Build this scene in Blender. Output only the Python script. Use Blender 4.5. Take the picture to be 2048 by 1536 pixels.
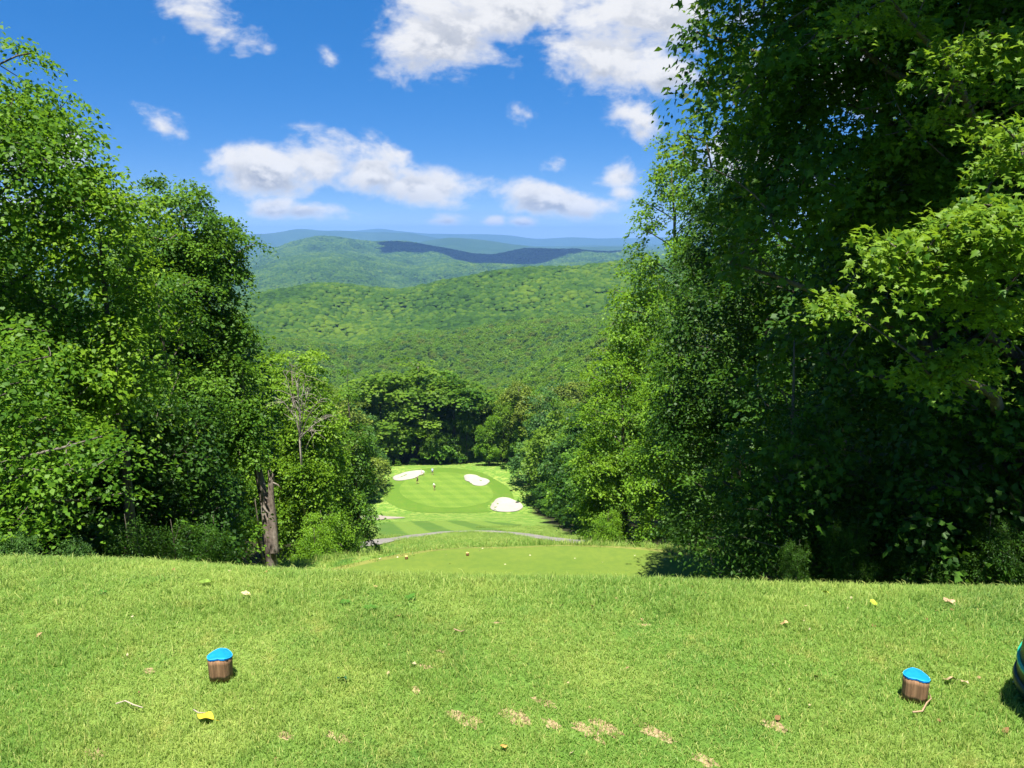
import bpy, math, random
import numpy as np
from mathutils import Vector, Matrix, Euler

for o in list(bpy.data.objects):
    bpy.data.objects.remove(o, do_unlink=True)
SC = bpy.context.scene
COL = SC.collection
rng = np.random.default_rng(11)
random.seed(5)

# ------------------------------------------------------------------ camera, sky, sun, exposure
CAM_H = 1.75
PITCH = math.radians(11.15)
FPX = 1538.0
SP, CP = math.sin(PITCH), math.cos(PITCH)
cam_data = bpy.data.cameras.new('camera')
cam = bpy.data.objects.new('camera', cam_data)
COL.objects.link(cam)
cam.location = (0, 0, CAM_H)
cam.rotation_euler = (math.pi / 2 - PITCH, 0, 0)
cam_data.sensor_width = 36.0
cam_data.lens = 36.0 * FPX / 2048.0
cam_data.clip_start = 0.05
cam_data.clip_end = 60000
SC.camera = cam

SUN_EL = math.radians(73)
SUN_AZ = math.radians(-172)          # measured from +Y towards +X
sun_dir = Vector((math.sin(SUN_AZ) * math.cos(SUN_EL), math.cos(SUN_AZ) * math.cos(SUN_EL), math.sin(SUN_EL)))
sl = bpy.data.lights.new('sun', 'SUN')
sl.energy = 5.0
sl.angle = math.radians(0.53)
sl.color = (1.0, 0.955, 0.87)
sun = bpy.data.objects.new('sun', sl)
COL.objects.link(sun)
sun.rotation_euler = sun_dir.to_track_quat('Z', 'Y').to_euler()

SKY_STRENGTH = 0.134
EXPOSURE = 1.5
HAZE_DENSITY = 6.2e-5

SC.view_settings.view_transform = 'Standard'
SC.view_settings.look = 'None'
SC.view_settings.exposure = EXPOSURE
SC.view_settings.gamma = 1
SC.view_settings.use_curve_mapping = False
SC.cycles.use_denoising = True
SC.cycles.max_bounces = 8
SC.cycles.diffuse_bounces = 3
SC.cycles.glossy_bounces = 2
SC.cycles.transmission_bounces = 6
SC.cycles.transparent_max_bounces = 4
SC.cycles.volume_bounces = 1
SC.cycles.caustics_reflective = False
SC.cycles.caustics_refractive = False
SC.cycles.sample_clamp_indirect = 6.0


def ray(u, v):
    """direction through a pixel of the 2048 x 1536 photograph, unit depth"""
    a, b = (u - 1024) / FPX, (768 - v) / FPX
    return np.array([a, CP + b * SP, -SP + b * CP])


def at(u, v, d):
    return np.array([0, 0, CAM_H]) + ray(u, v) * d


def skyp(u, v):
    r = ray(u, v)
    return r[0] / r[1], r[2] / r[1]


class NT:
    """small helper round a node tree"""
    def __init__(s, tree):
        s.t = tree
        s.n = tree.nodes
        s.n.clear()

    def add(s, kind, **kw):
        nd = s.n.new(kind)
        for k, v in kw.items():
            if k.startswith('i_'):
                nd.inputs[int(k[2:])].default_value = v
            else:
                setattr(nd, k, v)
        return nd

    def link(s, a, b):
        s.t.links.new(a, b)

    def put(s, x, sock):
        if hasattr(x, 'is_output'):
            s.link(x, sock)
        else:
            sock.default_value = x

    def math(s, op, a, b=0.0, c=0.0, clamp=False):
        nd = s.add('ShaderNodeMath', operation=op, use_clamp=clamp)
        for x, k in ((a, 0), (b, 1), (c, 2)):
            s.put(x, nd.inputs[k])
        return nd.outputs[0]

    def vmath(s, op, a, b=None, scale=None):
        nd = s.add('ShaderNodeVectorMath', operation=op)
        s.put(a, nd.inputs[0])
        if b is not None:
            s.put(b, nd.inputs[1])
        if scale is not None:
            s.put(scale, nd.inputs['Scale'])
        return nd.outputs[1] if op in ('LENGTH', 'DISTANCE', 'DOT_PRODUCT') else nd.outputs[0]

    def noise(s, vec, scale, detail=4.0, rough=0.55, lac=2.0, dist=0.0, dim='3D'):
        nd = s.add('ShaderNodeTexNoise', noise_dimensions=dim)
        if vec is not None:
            s.link(vec, nd.inputs['Vector'])
        nd.inputs['Scale'].default_value = scale
        nd.inputs['Detail'].default_value = detail
        nd.inputs['Roughness'].default_value = rough
        nd.inputs['Lacunarity'].default_value = lac
        nd.inputs['Distortion'].default_value = dist
        return nd.outputs[0]

    def ramp(s, fac, stops, mode='LINEAR'):
        nd = s.add('ShaderNodeValToRGB')
        cr = nd.color_ramp
        cr.interpolation = mode
        while len(cr.elements) < len(stops):
            cr.elements.new(0.5)
        for e, (p, c) in zip(cr.elements, stops):
            e.position = p
            e.color = c if len(c) == 4 else (*c, 1)
        s.link(fac, nd.inputs[0])
        return nd.outputs[0]

    def mix(s, fac, a, b, blend='MIX'):
        nd = s.add('ShaderNodeMix', data_type='RGBA', blend_type=blend)
        s.put(fac, nd.inputs[0])
        for x, k in ((a, 6), (b, 7)):
            if hasattr(x, 'is_output'):
                s.link(x, nd.inputs[k])
            else:
                nd.inputs[k].default_value = (*x, 1) if len(x) == 3 else x
        return nd.outputs[2]

    def mapr(s, x, a, b, c=0.0, d=1.0, smooth=True):
        nd = s.add('ShaderNodeMapRange', interpolation_type='SMOOTHSTEP' if smooth else 'LINEAR', clamp=True)
        s.put(x, nd.inputs[0])
        for k, val in ((1, a), (2, b), (3, c), (4, d)):
            nd.inputs[k].default_value = val
        return nd.outputs[0]


def build_world():
    w = bpy.data.worlds.new('World')
    SC.world = w
    w.use_nodes = True
    w.cycles.sampling_method = 'MANUAL'
    w.cycles.sample_map_resolution = 256
    T = NT(w.node_tree)
    out = T.add('ShaderNodeOutputWorld')
    bg = T.add('ShaderNodeBackground')
    T.link(bg.outputs[0], out.inputs[0])
    bg.inputs[1].default_value = SKY_STRENGTH
    sky = T.add('ShaderNodeTexSky', sky_type='NISHITA')
    sky.sun_disc = False
    sky.sun_elevation = SUN_EL
    sky.sun_rotation = SUN_AZ
    sky.altitude = 1300
    sky.air_density = 0.5
    sky.dust_density = 0.0
    sky.ozone_density = 10.0
    gam = T.add('ShaderNodeGamma')
    gam.inputs[1].default_value = 0.42
    T.link(sky.outputs[0], gam.inputs[0])
    hsv = T.add('ShaderNodeHueSaturation')
    hsv.inputs['Saturation'].default_value = 1.87
    hsv.inputs['Hue'].default_value = 0.512
    hsv.inputs['Value'].default_value = 1.10
    T.link(gam.outputs[0], hsv.inputs['Color'])
    tc = T.add('ShaderNodeTexCoord')
    sep = T.add('ShaderNodeSeparateXYZ')
    T.link(tc.outputs['Generated'], sep.inputs[0])
    X, Y, Z = sep.outputs
    ay = T.math('MAXIMUM', T.math('ABSOLUTE', Y), 0.05)
    cmb = T.add('ShaderNodeCombineXYZ')
    T.link(T.math('DIVIDE', X, ay), cmb.inputs[0])
    T.link(T.math('DIVIDE', Z, ay), cmb.inputs[1])
    T.link(T.math('MULTIPLY', T.math('SIGN', Y), 1.7), cmb.inputs[2])
    p = cmb.outputs[0]
    # cumulus banks: (u, v, half-width, half-height, tilt in degrees, weight)
    banks = [
        (520, 338, 128, 62, 0, 1.14), (640, 326, 125, 70, 0, 1.14), (745, 345, 105, 56, -8, 1.12), (845, 368, 110, 44, -4, 1.08),
        (545, 416, 66, 26, 0, 1.0), (625, 421, 105, 25, 0, .95),
        (912, 66, 165, 104, 5, 1.0), (1010, 10, 260, 52, 0, .95), (1225, 105, 155, 100, 0, .97), (1310, 30, 180, 80, 0, .97), (1335, 150, 95, 56, 0, .9),
        (1275, 235, 110, 46, -24, .7), (1120, 318, 60, 44, -30, .64), (1232, 350, 74, 34, 0, .85), (1125, 402, 140, 34, -6, 1.0), (1245, 388, 46, 22, 0, .8),
        (410, 48, 165, 62, -30, .74), (535, 98, 44, 44, 0, .58), (340, 258, 95, 38, -28, .62), (425, 312, 60, 26, -25, .62),
        (895, 441, 52, 17, 0, .9), (985, 443, 34, 14, 0, .88), (1040, 444, 34, 13, 0, .88), (900, 405, 150, 24, 0, .56),
        (662, 115, 38, 44, 20, .54), (1052, 228, 36, 52, 25, .55), (752, 52, 50, 86, 10, .55),
        (1500, 330, 160, 60, 0, .95), (1750, 120, 260, 100, 0, .95), (1800, 390, 180, 40, 0, .9), (60, 300, 150, 60, 0, .85), (120, 410, 160, 30, 0, .9),
    ]
    m = hacc = wacc = None
    for (u, v, ru, rv, tilt, wgt) in banks:
        cx, cy = skyp(u, v)
        mp = T.add('ShaderNodeMapping', vector_type='TEXTURE')
        T.link(p, mp.inputs[0])
        mp.inputs['Location'].default_value = (cx, cy, 1.7)
        mp.inputs['Rotation'].default_value = (0, 0, math.radians(tilt))
        mp.inputs['Scale'].default_value = (ru / FPX, rv / FPX, 0.2)
        e = T.vmath('LENGTH', mp.outputs[0])
        f = T.math('MULTIPLY_ADD', e, -wgt * 0.62, wgt)
        m = f if m is None else T.math('SMOOTH_MAX', m, f, 0.12)
        sp_ = T.add('ShaderNodeSeparateXYZ')
        T.link(mp.outputs[0], sp_.inputs[0])
        w = T.math('POWER', T.math('MAXIMUM', f, 0.0), 3.0)
        hacc = T.math('MULTIPLY', w, sp_.outputs[1]) if hacc is None else T.math('MULTIPLY_ADD', w, sp_.outputs[1], hacc)
        wacc = w if wacc is None else T.math('ADD', wacc, w)
    # the rest of the sky: scattered fair-weather cumulus on a plane overhead
    dz = T.math('MAXIMUM', Z, 0.04)
    cm2 = T.add('ShaderNodeCombineXYZ')
    T.link(T.math('DIVIDE', X, dz), cm2.inputs[0])
    T.link(T.math('DIVIDE', Y, dz), cm2.inputs[1])
    far = T.noise(cm2.outputs[0], 0.55, 2.0, 0.5)
    far = T.mapr(far, 0.5, 0.72, 0.0, 0.85)
    # only above and beside what the banks already describe
    outside = T.math('MAXIMUM', T.mapr(T.math('DIVIDE', Z, ay), 0.30, 0.42), T.mapr(T.math('ABSOLUTE', T.math('DIVIDE', X, ay)), 0.75, 0.95))
    outside = T.math('MAXIMUM', outside, T.math('LESS_THAN', Y, 0.0))
    m = T.math('MAXIMUM', m, T.math('MULTIPLY', far, outside))

    def density(offset):
        q = p if offset is None else T.vmath('ADD', p, offset)
        mq = T.add('ShaderNodeMapping')
        T.link(q, mq.inputs[0])
        mq.inputs['Scale'].default_value = (1.0, 1.5, 1.0)
        n1 = T.noise(mq.outputs[0], 12.0, 7.0, 0.56, 2.1, 0.3)
        n2 = T.noise(mq.outputs[0], 42.0, 3.0, 0.6)
        n = T.math('MULTIPLY_ADD', n2, 0.26, T.math('MULTIPLY', n1, 0.95))
        return T.math('ADD', T.math('MULTIPLY', m, 1.0), T.math('MULTIPLY_ADD', n, 1.4, -1.26))
    d0 = density(None)
    d1 = density((-0.006, 0.022, 0.0))
    alpha = T.mapr(d0, -0.06, 0.36)
    lit = T.math('SUBTRACT', d0, d1)
    lit = T.mapr(lit, -0.16, 0.16)
    thick = T.mapr(d0, 0.10, 0.75)
    shade = T.math('MULTIPLY', thick, T.math('SUBTRACT', 1.0, lit))
    # cumulus: sunlit heads, flat grey bases
    hrel = T.math('DIVIDE', hacc, T.math('MAXIMUM', wacc, 0.001))
    base = T.mapr(T.math('MULTIPLY_ADD', lit, .5, hrel), .45, -.55)
    shade = T.math('MULTIPLY', T.math('MULTIPLY_ADD', base, .75, T.math('MULTIPLY', shade, .45)), T.mapr(d0, .04, .4), clamp=True)
    bright = T.mix(shade, (2.45, 2.46, 2.5), (1.02, 1.16, 1.43))
    # low in the sky the clouds take the colour of the air in front of them
    col = T.mix(T.math('MULTIPLY', alpha, 0.96), hsv.outputs[0], bright)
    T.link(col, bg.inputs[0])


build_world()

# ------------------------------------------------------------------ helpers: names, meshes, noise
def tag(o, label=None, cat=None, group=None, kind=None):
    for k, val in (('label', label), ('category', cat), ('group', group), ('kind', kind)):
        if val:
            o[k] = val
    return o


def empty(name, loc, rz=0.0):
    o = bpy.data.objects.new(name, None)
    o.location = loc
    o.rotation_euler = (0, 0, rz)
    o.empty_display_size = 0.3
    COL.objects.link(o)
    return o


def link(name, me, mat=None, parent=None):
    o = bpy.data.objects.new(name, me)
    COL.objects.link(o)
    if mat is not None and not me.materials:
        me.materials.append(mat)
    if parent is not None:
        o.parent = parent
    return o


def raw_mesh(name, V, loops, sizes, smooth=False, attrs=None):
    """V (n,3), flat loop vertex indices, face sizes"""
    me = bpy.data.meshes.new(name)
    V = np.ascontiguousarray(V, dtype=np.float32)
    loops = np.ascontiguousarray(loops, dtype=np.int32)
    sizes = np.ascontiguousarray(sizes, dtype=np.int32)
    me.vertices.add(len(V))
    me.vertices.foreach_set('co', V.ravel())
    me.loops.add(len(loops))
    me.loops.foreach_set('vertex_index', loops)
    me.polygons.add(len(sizes))
    starts = np.concatenate([[0], np.cumsum(sizes)[:-1]]).astype(np.int32)
    me.polygons.foreach_set('loop_start', starts)
    me.polygons.foreach_set('loop_total', sizes)
    if smooth:
        me.polygons.foreach_set('use_smooth', np.ones(len(sizes), dtype=bool))
    for k, a in (attrs or {}).items():
        at_ = me.attributes.new(k, 'FLOAT', 'POINT')
        at_.data.foreach_set('value', np.ascontiguousarray(a, dtype=np.float32))
    me.update(calc_edges=True)
    return me


ORD = ['first', 'second', 'third', 'fourth', 'fifth', 'sixth', 'seventh', 'eighth', 'ninth', 'tenth', 'eleventh', 'twelfth', 'thirteenth', 'fourteenth', 'fifteenth', 'sixteenth', 'seventeenth', 'eighteenth',
       'nineteenth', 'twentieth', 'twenty-first', 'twenty-second', 'twenty-third', 'twenty-fourth', 'twenty-fifth', 'twenty-sixth', 'twenty-seventh', 'twenty-eighth']


def rank(values):
    o = sorted(range(len(values)), key=lambda i: values[i])
    return {i: ORD[k] for k, i in enumerate(o)}


class MB:
    """collects tubes and loose faces into one mesh"""
    def __init__(s):
        s.V, s.L, s.S, s.n = [], [], [], 0

    def faces(s, V, F):
        V = np.asarray(V, float)
        s.V.append(V)
        for f in F:
            s.L.extend(i + s.n for i in f)
            s.S.append(len(f))
        s.n += len(V)

    def tube(s, P, R, sides=6, cap=True, wob=0.0):
        P = np.asarray(P, float)
        R = np.asarray(R, float)
        k = len(P)
        T = np.gradient(P, axis=0)
        T /= np.linalg.norm(T, axis=1)[:, None] + 1e-9
        ref = np.array([0.3, 1.0, 0.1]) if abs(T[0][1]) < 0.85 else np.array([1.0, 0.2, 0.1])
        A = np.cross(T, ref)
        A /= np.linalg.norm(A, axis=1)[:, None] + 1e-9
        B = np.cross(T, A)
        th = np.linspace(0, 2 * math.pi, sides, endpoint=False)
        rr = R[:, None] * np.ones(sides)[None]
        if wob:
            rr = rr * (1 + wob * rng.normal(size=rr.shape) + wob * 1.5 * rng.normal(size=(1, sides)))
        V = P[:, None] + (A[:, None] * np.cos(th)[None, :, None] + B[:, None] * np.sin(th)[None, :, None]) * rr[..., None]
        V = V.reshape(-1, 3)
        i = np.arange(k - 1)[:, None] * sides
        j = np.arange(sides)[None]
        jn = (j + 1) % sides
        q = np.stack([i + j, i + jn, i + sides + jn, i + sides + j], -1).reshape(-1) + s.n
        s.V.append(V)
        s.L.extend(q.tolist())
        s.S.extend([4] * ((k - 1) * sides))
        if cap:
            s.L.extend((np.arange(sides)[::-1] + s.n).tolist())
            s.S.append(sides)
            s.L.extend((np.arange(sides) + s.n + (k - 1) * sides).tolist())
            s.S.append(sides)
        s.n += len(V)

    def mesh(s, name, smooth=True):
        return raw_mesh(name, np.concatenate(s.V), s.L, s.S, smooth)


def vnoise(x, y, seed=0):
    x = np.asarray(x, float)
    y = np.asarray(y, float)
    xi, yi = np.floor(x).astype(np.int64), np.floor(y).astype(np.int64)
    fx, fy = x - xi, y - yi
    fx = fx * fx * (3 - 2 * fx)
    fy = fy * fy * (3 - 2 * fy)

    def h(a, b):
        n = (a * 374761393 + b * 668265263 + seed * 982451653) & 0x7fffffff
        n = ((n ^ (n >> 13)) * 1274126177) & 0x7fffffff
        n = n ^ (n >> 16)
        return (n & 0xffff) / 32767.5 - 1
    return (h(xi, yi) * (1 - fx) + h(xi + 1, yi) * fx) * (1 - fy) + (h(xi, yi + 1) * (1 - fx) + h(xi + 1, yi + 1) * fx) * fy


def fbm(x, y, oct=4, seed=0, gain=0.5):
    s, a, t = 0, 1.0, 0
    for k in range(oct):
        s = s + a * vnoise(x * 2 ** k, y * 2 ** k, seed + k * 7)
        t += a
        a *= gain
    return s / t


def sstep(a, b, x):
    t = np.clip((np.asarray(x, float) - a) / (b - a), 0, 1)
    return t * t * (3 - 2 * t)


def pchip(X, Y):
    X, Y = np.asarray(X, float), np.asarray(Y, float)
    h = np.diff(X)
    d = np.diff(Y) / h
    m = np.zeros_like(Y)
    m[0], m[-1] = d[0], d[-1]
    for i in range(1, len(X) - 1):
        if d[i - 1] * d[i] > 0:
            w1, w2 = 2 * h[i] + h[i - 1], h[i] + 2 * h[i - 1]
            m[i] = (w1 + w2) / (w1 / d[i - 1] + w2 / d[i])

    def f(x):
        x = np.clip(x, X[0], X[-1])
        i = np.clip(np.searchsorted(X, x, side='right') - 1, 0, len(X) - 2)
        t = (x - X[i]) / h[i]
        t2, t3 = t * t, t * t * t
        return (2 * t3 - 3 * t2 + 1) * Y[i] + (t3 - 2 * t2 + t) * h[i] * m[i] + (-2 * t3 + 3 * t2) * Y[i + 1] + (t3 - t2) * h[i] * m[i + 1]
    return f


# ------------------------------------------------------------------ terrain
PROF = pchip(*zip(*[(-60, .5), (-10, .06), (0, 0), (3.1, 0), (3.5, -.03), (3.9, -.12), (4.4, -.335), (6, -1.3), (10, -4.0), (19, -10.2), (21, -10.72),
                    (29.3, -10.78), (30.4, -11.15), (35, -14.7), (45, -19.1), (52, -21.4), (58.3, -22.95), (70.7, -27.4), (86.9, -33.3), (105.9, -40.1),
                    (121.2, -45.2), (140, -51.5), (151.9, -55.0), (160, -55.4), (181, -56.0), (186, -56.4), (195, -58.2), (215, -61), (260, -74), (330, -105), (460, -165)]))


def H0(x, y):
    x, y = np.asarray(x, float), np.asarray(y, float)
    near = 1 - sstep(8, 16, y)
    ye = y + near * (0.062 * np.clip(x, -5, 5) + .09 * fbm(x * .45, x * 0 + 2.7, 3, 15))
    mid = sstep(12, 20, y) * (1 - sstep(34, 52, y))
    ye = ye + mid * np.clip(0.017 * (x - 2) ** 2, 0, 6)
    z = PROF(ye)
    side = np.abs(x + 15 * sstep(60, 150, y)) - (9 + 8 * sstep(90, 150, y))
    z = z - 0.10 * np.maximum(side, 0) ** 1.1 * sstep(130, 150, y) * (1 - sstep(215, 260, y))
    z = z + fbm(x * .11, y * .11, 3, 3) * .5 * sstep(2, 14, side) * sstep(10, 30, y)
    z = z + fbm(x * .05, y * .05, 3, 9) * .35 * sstep(40, 60, y) * (1 - sstep(140, 150, y))
    z = z + fbm(x * .7, y * .7, 3, 5) * .022 * sstep(-3, 1, y) * (1 - sstep(5, 8, y))
    return z


def hit(u, v, d0=1.5, d1=700, surf=None):
    """where the line of sight through a photograph pixel meets the ground"""
    surf = surf or H0
    r = ray(u, v)
    d = np.geomspace(d0, d1, 5000)
    P = np.array([0, 0, CAM_H])[None] + d[:, None] * r[None]
    below = P[:, 2] < surf(P[:, 0], P[:, 1])
    i = int(np.argmax(below))
    return P[i]


class Blob:
    """a star-shaped outline on the ground, traced round"""
    def __init__(s, pts, seen=True, grow=1.0):
        P = np.array([hit(u, v, 40)[:2] for u, v in pts]) if seen else np.array(pts, float)
        s.c = P.mean(0)
        q = P - s.c
        th = np.arctan2(q[:, 1], q[:, 0])
        o = np.argsort(th)
        s.th, s.r = th[o], np.hypot(q[:, 0], q[:, 1])[o] * grow

    def R(s, t):
        t = (np.asarray(t) + math.pi) % (2 * math.pi) - math.pi
        T = np.concatenate([s.th - 2 * math.pi, s.th, s.th + 2 * math.pi])
        r = np.tile(s.r, 3)
        w = 0
        for k in (-.22, -.11, 0, .11, .22):
            w = w + np.interp(t + k, T, r)
        return w / 5

    def s(s, x, y):
        dx, dy = x - s.c[0], y - s.c[1]
        return np.hypot(dx, dy) / s.R(np.arctan2(dy, dx))


bunkers = [
    Blob([(785, 961), (800, 951), (825, 945), (845, 943), (849, 948), (838, 956), (815, 964), (795, 967)]),
    Blob([(928, 953), (946, 952), (960, 959), (976, 973), (970, 979), (955, 978), (940, 969), (929, 961)], True, .94),
    Blob([(995, 999), (1010, 995), (1030, 1002), (1050, 1012), (1047, 1021), (1030, 1026), (1000, 1027), (981, 1025), (979, 1016), (986, 1008)], True, .88),
    Blob([(722, 1036), (733, 1032), (750, 1030), (763, 1034), (755, 1040), (740, 1044), (725, 1043)]),
]
green = Blob([(800, 985), (815, 965), (850, 952), (890, 948), (930, 954), (960, 969), (983, 990), (985, 1004), (960, 1014), (910, 1021), (870, 1019), (830, 1008), (808, 997)])


def Hraw(x, y):
    z = H0(x, y)
    g = green.s(x, y)
    z = z + 0.5 * (1 - sstep(.9, 1.8, g))
    return z


def H(x, y):
    z = Hraw(x, y)
    for b in bunkers:
        s_ = b.s(x, y)
        z = z - 0.45 * (1 - sstep(.62, 1.0, s_)) + 0.14 * (1 - sstep(1.0, 1.3, s_)) * sstep(.9, 1.02, s_)
    return z


def Hf(x, y):
    return float(H(np.array([x], float), np.array([y], float))[0])


# distant relief: ridge lines seen one behind the other (azimuth by photo column, height by photo row, at a given range)
def ridge_el(u, v):
    r = ray(u, v)
    return math.atan2(r[0], r[1]), math.atan2(r[2], math.hypot(r[0], r[1]))


RIDGES = [
    # range, tree height taken off, points
    (560, 17, [(-300, 760), (300, 790), (600, 835), (800, 830), (950, 800), (1040, 745), (1100, 705), (1180, 668), (1300, 630), (1700, 560)]),
    (930, 14, [(-300, 640), (300, 672), (480, 668), (600, 690), (690, 712), (760, 700), (880, 668), (1000, 640), (1120, 615), (1250, 600), (1700, 560)]),
    (1450, 13, [(-300, 590), (300, 610), (450, 601), (560, 574), (650, 567), (740, 576), (800, 580), (860, 567), (950, 549), (1050, 536), (1150, 533), (1250, 522), (1700, 500)]),
    (4700, 10, [(-300, 560), (300, 560), (450, 553), (560, 520), (650, 512), (740, 520), (820, 543), (900, 520), (985, 522), (1090, 527), (1200, 520), (1700, 500)]),
    (6800, 11, [(-300, 540), (300, 545), (440, 536), (480, 524), (530, 505), (580, 484), (640, 471), (680, 473), (730, 482), (800, 481), (840, 487), (880, 494), (960, 508), (1000, 505),
               (1045, 493), (1100, 494), (1170, 500), (1250, 503), (1700, 495)]),
    (11000, 0, [(-300, 480), (300, 475), (420, 470), (470, 474), (520, 486), (560, 498), (650, 505), (780, 500), (840, 484), (900, 474), (960, 478), (1030, 489), (1100, 496), (1250, 492), (1700, 480)]),
    (15000, 0, [(-300, 470), (300, 474), (440, 471), (500, 468), (550, 465), (600, 455), (640, 462), (690, 460), (730, 463), (780, 462), (830, 466), (870, 474), (940, 484), (1020, 492), (1250, 490), (1700, 480)]),
    (20500, 0, [(-300, 466), (300, 470), (600, 470), (720, 461), (760, 455), (800, 462), (850, 467), (900, 467), (960, 468), (1010, 469), (1060, 476), (1110, 475), (1150, 473), (1200, 477), (1300, 474), (1700, 470)]),
]
RID = []
for rr_, th_, pts_ in RIDGES:
    ae = np.array([ridge_el(u, v) for u, v in pts_])
    RID.append((rr_, th_, ae[:, 0], ae[:, 1]))


def Hfar(az, r):
    az, r = np.asarray(az, float), np.asarray(r, float)
    az, r = np.broadcast_arrays(az, r)
    wob = 1 + 0.06 * fbm(az * 9, az * 0 + 3.3, 3, 21)
    rl = [330.0]
    zl = [np.full(az.shape, float(PROF(330.0)) - 4)]
    prev_r, prev_z = 330.0, zl[0]
    for k, (rk, th, A, E) in enumerate(RID):
        el = np.interp(az, A, E)
        sm = 0
        for dk in (-.012, -.006, 0, .006, .012):
            sm = sm + np.interp(az + dk, A, E)
        el = sm / 5
        zk = CAM_H + rk * np.tan(el) - th
        # the hollow in front of the ridge
        dip = {0: 4, 1: 24, 2: 14, 3: 190, 4: 40, 5: 260, 6: 200, 7: 240}[k]
        rm = prev_r + (rk - prev_r) * 0.32
        zm = prev_z + (zk - prev_z) * 0.30 - dip
        rl += [rm, rk]
        zl += [zm, zk]
        prev_r, prev_z = rk, zk
    rl.append(26000.0)
    zl.append(prev_z - 500)
    z = np.zeros(az.shape)
    rw = 330 + (r - 330) * (1 + (wob - 1) * sstep(400, 1500, r) * (1 - sstep(6000, 9000, r)))
    for i in range(len(rl) - 1):
        t = (rw - rl[i]) / (rl[i + 1] - rl[i])
        msk = (t >= 0) & (t < 1)
        tt = t * t * (3 - 2 * t)
        tt = 0.45 * t + 0.55 * tt
        z = np.where(msk, zl[i] * (1 - tt) + zl[i + 1] * tt, z)
    x, y = np.sin(az) * r, np.cos(az) * r
    rid = 1 - np.abs(fbm(x / (340 + r * .06), y / (340 + r * .06), 4, 31))
    amp = np.interp(r, [330, 560, 900, 1250, 3000, 6500, 16000], [0, 14, 46, 62, 130, 190, 200])
    near_ridge = 0
    for rk, *_ in RID[2:]:
        near_ridge = near_ridge + np.exp(-((rw - rk) / (rk * .05)) ** 2)
    return z + (rid - .85) * amp * (1 - .8 * np.clip(near_ridge, 0, 1))


# ------------------------------------------------------------------ materials
def mat_new(name):
    m = bpy.data.materials.new(name)
    m.use_nodes = True
    return m, NT(m.node_tree)


def principled(T, col, rough=0.7, spec=0.3, normal=None):
    b = T.add('ShaderNodeBsdfPrincipled')
    T.put(col if hasattr(col, 'is_output') else (*col, 1), b.inputs['Base Color'])
    T.put(rough, b.inputs['Roughness'])
    b.inputs['Specular IOR Level'].default_value = spec
    if normal is not None:
        T.link(normal, b.inputs['Normal'])
    return b


def finish(T, shader):
    o = T.add('ShaderNodeOutputMaterial')
    T.link(shader, o.inputs['Surface'])


def bump(T, h, strength=0.5, dist=0.02):
    b = T.add('ShaderNodeBump')
    b.inputs['Strength'].default_value = strength
    b.inputs['Distance'].default_value = dist
    T.link(h, b.inputs['Height'])
    return b.outputs[0]


def leaf_mat(name, dark, mid, light, trans=0.5, tcol=(0.20, 0.36, 0.03), rough=0.5, spec=0.18):
    """leaf blades: diffuse and glossy front, light passing through; shade of green differs from leaf to leaf"""
    m, T = mat_new(name)
    a = T.add('ShaderNodeAttribute', attribute_name='tint')
    oi = T.add('ShaderNodeObjectInfo')
    f = T.math('ADD', a.outputs['Fac'], T.math('MULTIPLY_ADD', oi.outputs['Random'], .22, -.11))
    col = T.ramp(f, [(0.0, dark), (0.5, mid), (1.0, light)])
    b = principled(T, col, rough, spec)
    tr = T.add('ShaderNodeBsdfTranslucent')
    tc = T.mix(0.5, col, tcol)
    T.link(tc, tr.inputs[0])
    mx = T.add('ShaderNodeMixShader')
    mx.inputs[0].default_value = trans
    T.link(b.outputs[0], mx.inputs[1])
    T.link(tr.outputs[0], mx.inputs[2])
    finish(T, mx.outputs[0])
    return m


M = {}
M['leaf_maple'] = leaf_mat('maple_leaf', (.020, .060, .006), (.045, .125, .010), (.15, .25, .018), .42, (.26, .40, .015))
M['leaf_sun'] = leaf_mat('sunny_leaf', (.040, .11, .008), (.085, .195, .013), (.15, .28, .02), .46, (.21, .38, .018))
M['leaf_lime'] = leaf_mat('lime_leaf', (.065, .15, .009), (.125, .245, .014), (.19, .32, .022), .48, (.27, .44, .015))
M['leaf_far'] = leaf_mat('far_leaf', (.055, .12, .012), (.10, .19, .017), (.155, .255, .024), .5, (.24, .42, .015))
M['leaf_oak'] = leaf_mat('oak_leaf', (.026, .075, .008), (.058, .145, .012), (.11, .22, .018), .40, (.20, .37, .015))
M['leaf_bright'] = leaf_mat('bright_leaf', (.055, .135, .008), (.105, .22, .012), (.17, .31, .02), .44, (.28, .46, .015))
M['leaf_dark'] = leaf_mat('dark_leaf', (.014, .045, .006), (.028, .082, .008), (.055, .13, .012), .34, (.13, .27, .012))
M['leaf_blue'] = leaf_mat('cool_leaf', (.028, .075, .018), (.052, .125, .026), (.09, .19, .034), .36, (.16, .32, .03))
M['leaf_olive'] = leaf_mat('olive_leaf', (.06, .10, .014), (.11, .165, .020), (.18, .24, .03), .38, (.26, .35, .025))


def bark_mat(name, c0, c1, c2, scale=1.0):
    m, T = mat_new(name)
    tc = T.add('ShaderNodeTexCoord')
    mp = T.add('ShaderNodeMapping')
    T.link(tc.outputs['Object'], mp.inputs[0])
    mp.inputs['Scale'].default_value = (9 * scale, 9 * scale, 1.6 * scale)
    n = T.noise(mp.outputs[0], 2.2, 6, .65, 2.1, .6)
    n2 = T.noise(tc.outputs['Object'], 1.3 * scale, 3, .6)
    col = T.mix(T.mapr(n2, .45, .7), T.ramp(n, [(.3, c0), (.55, c1), (.75, c2)]), c2)
    finish(T, principled(T, col, .9, .15, bump(T, n, .9, .03)).outputs[0])
    return m


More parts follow.
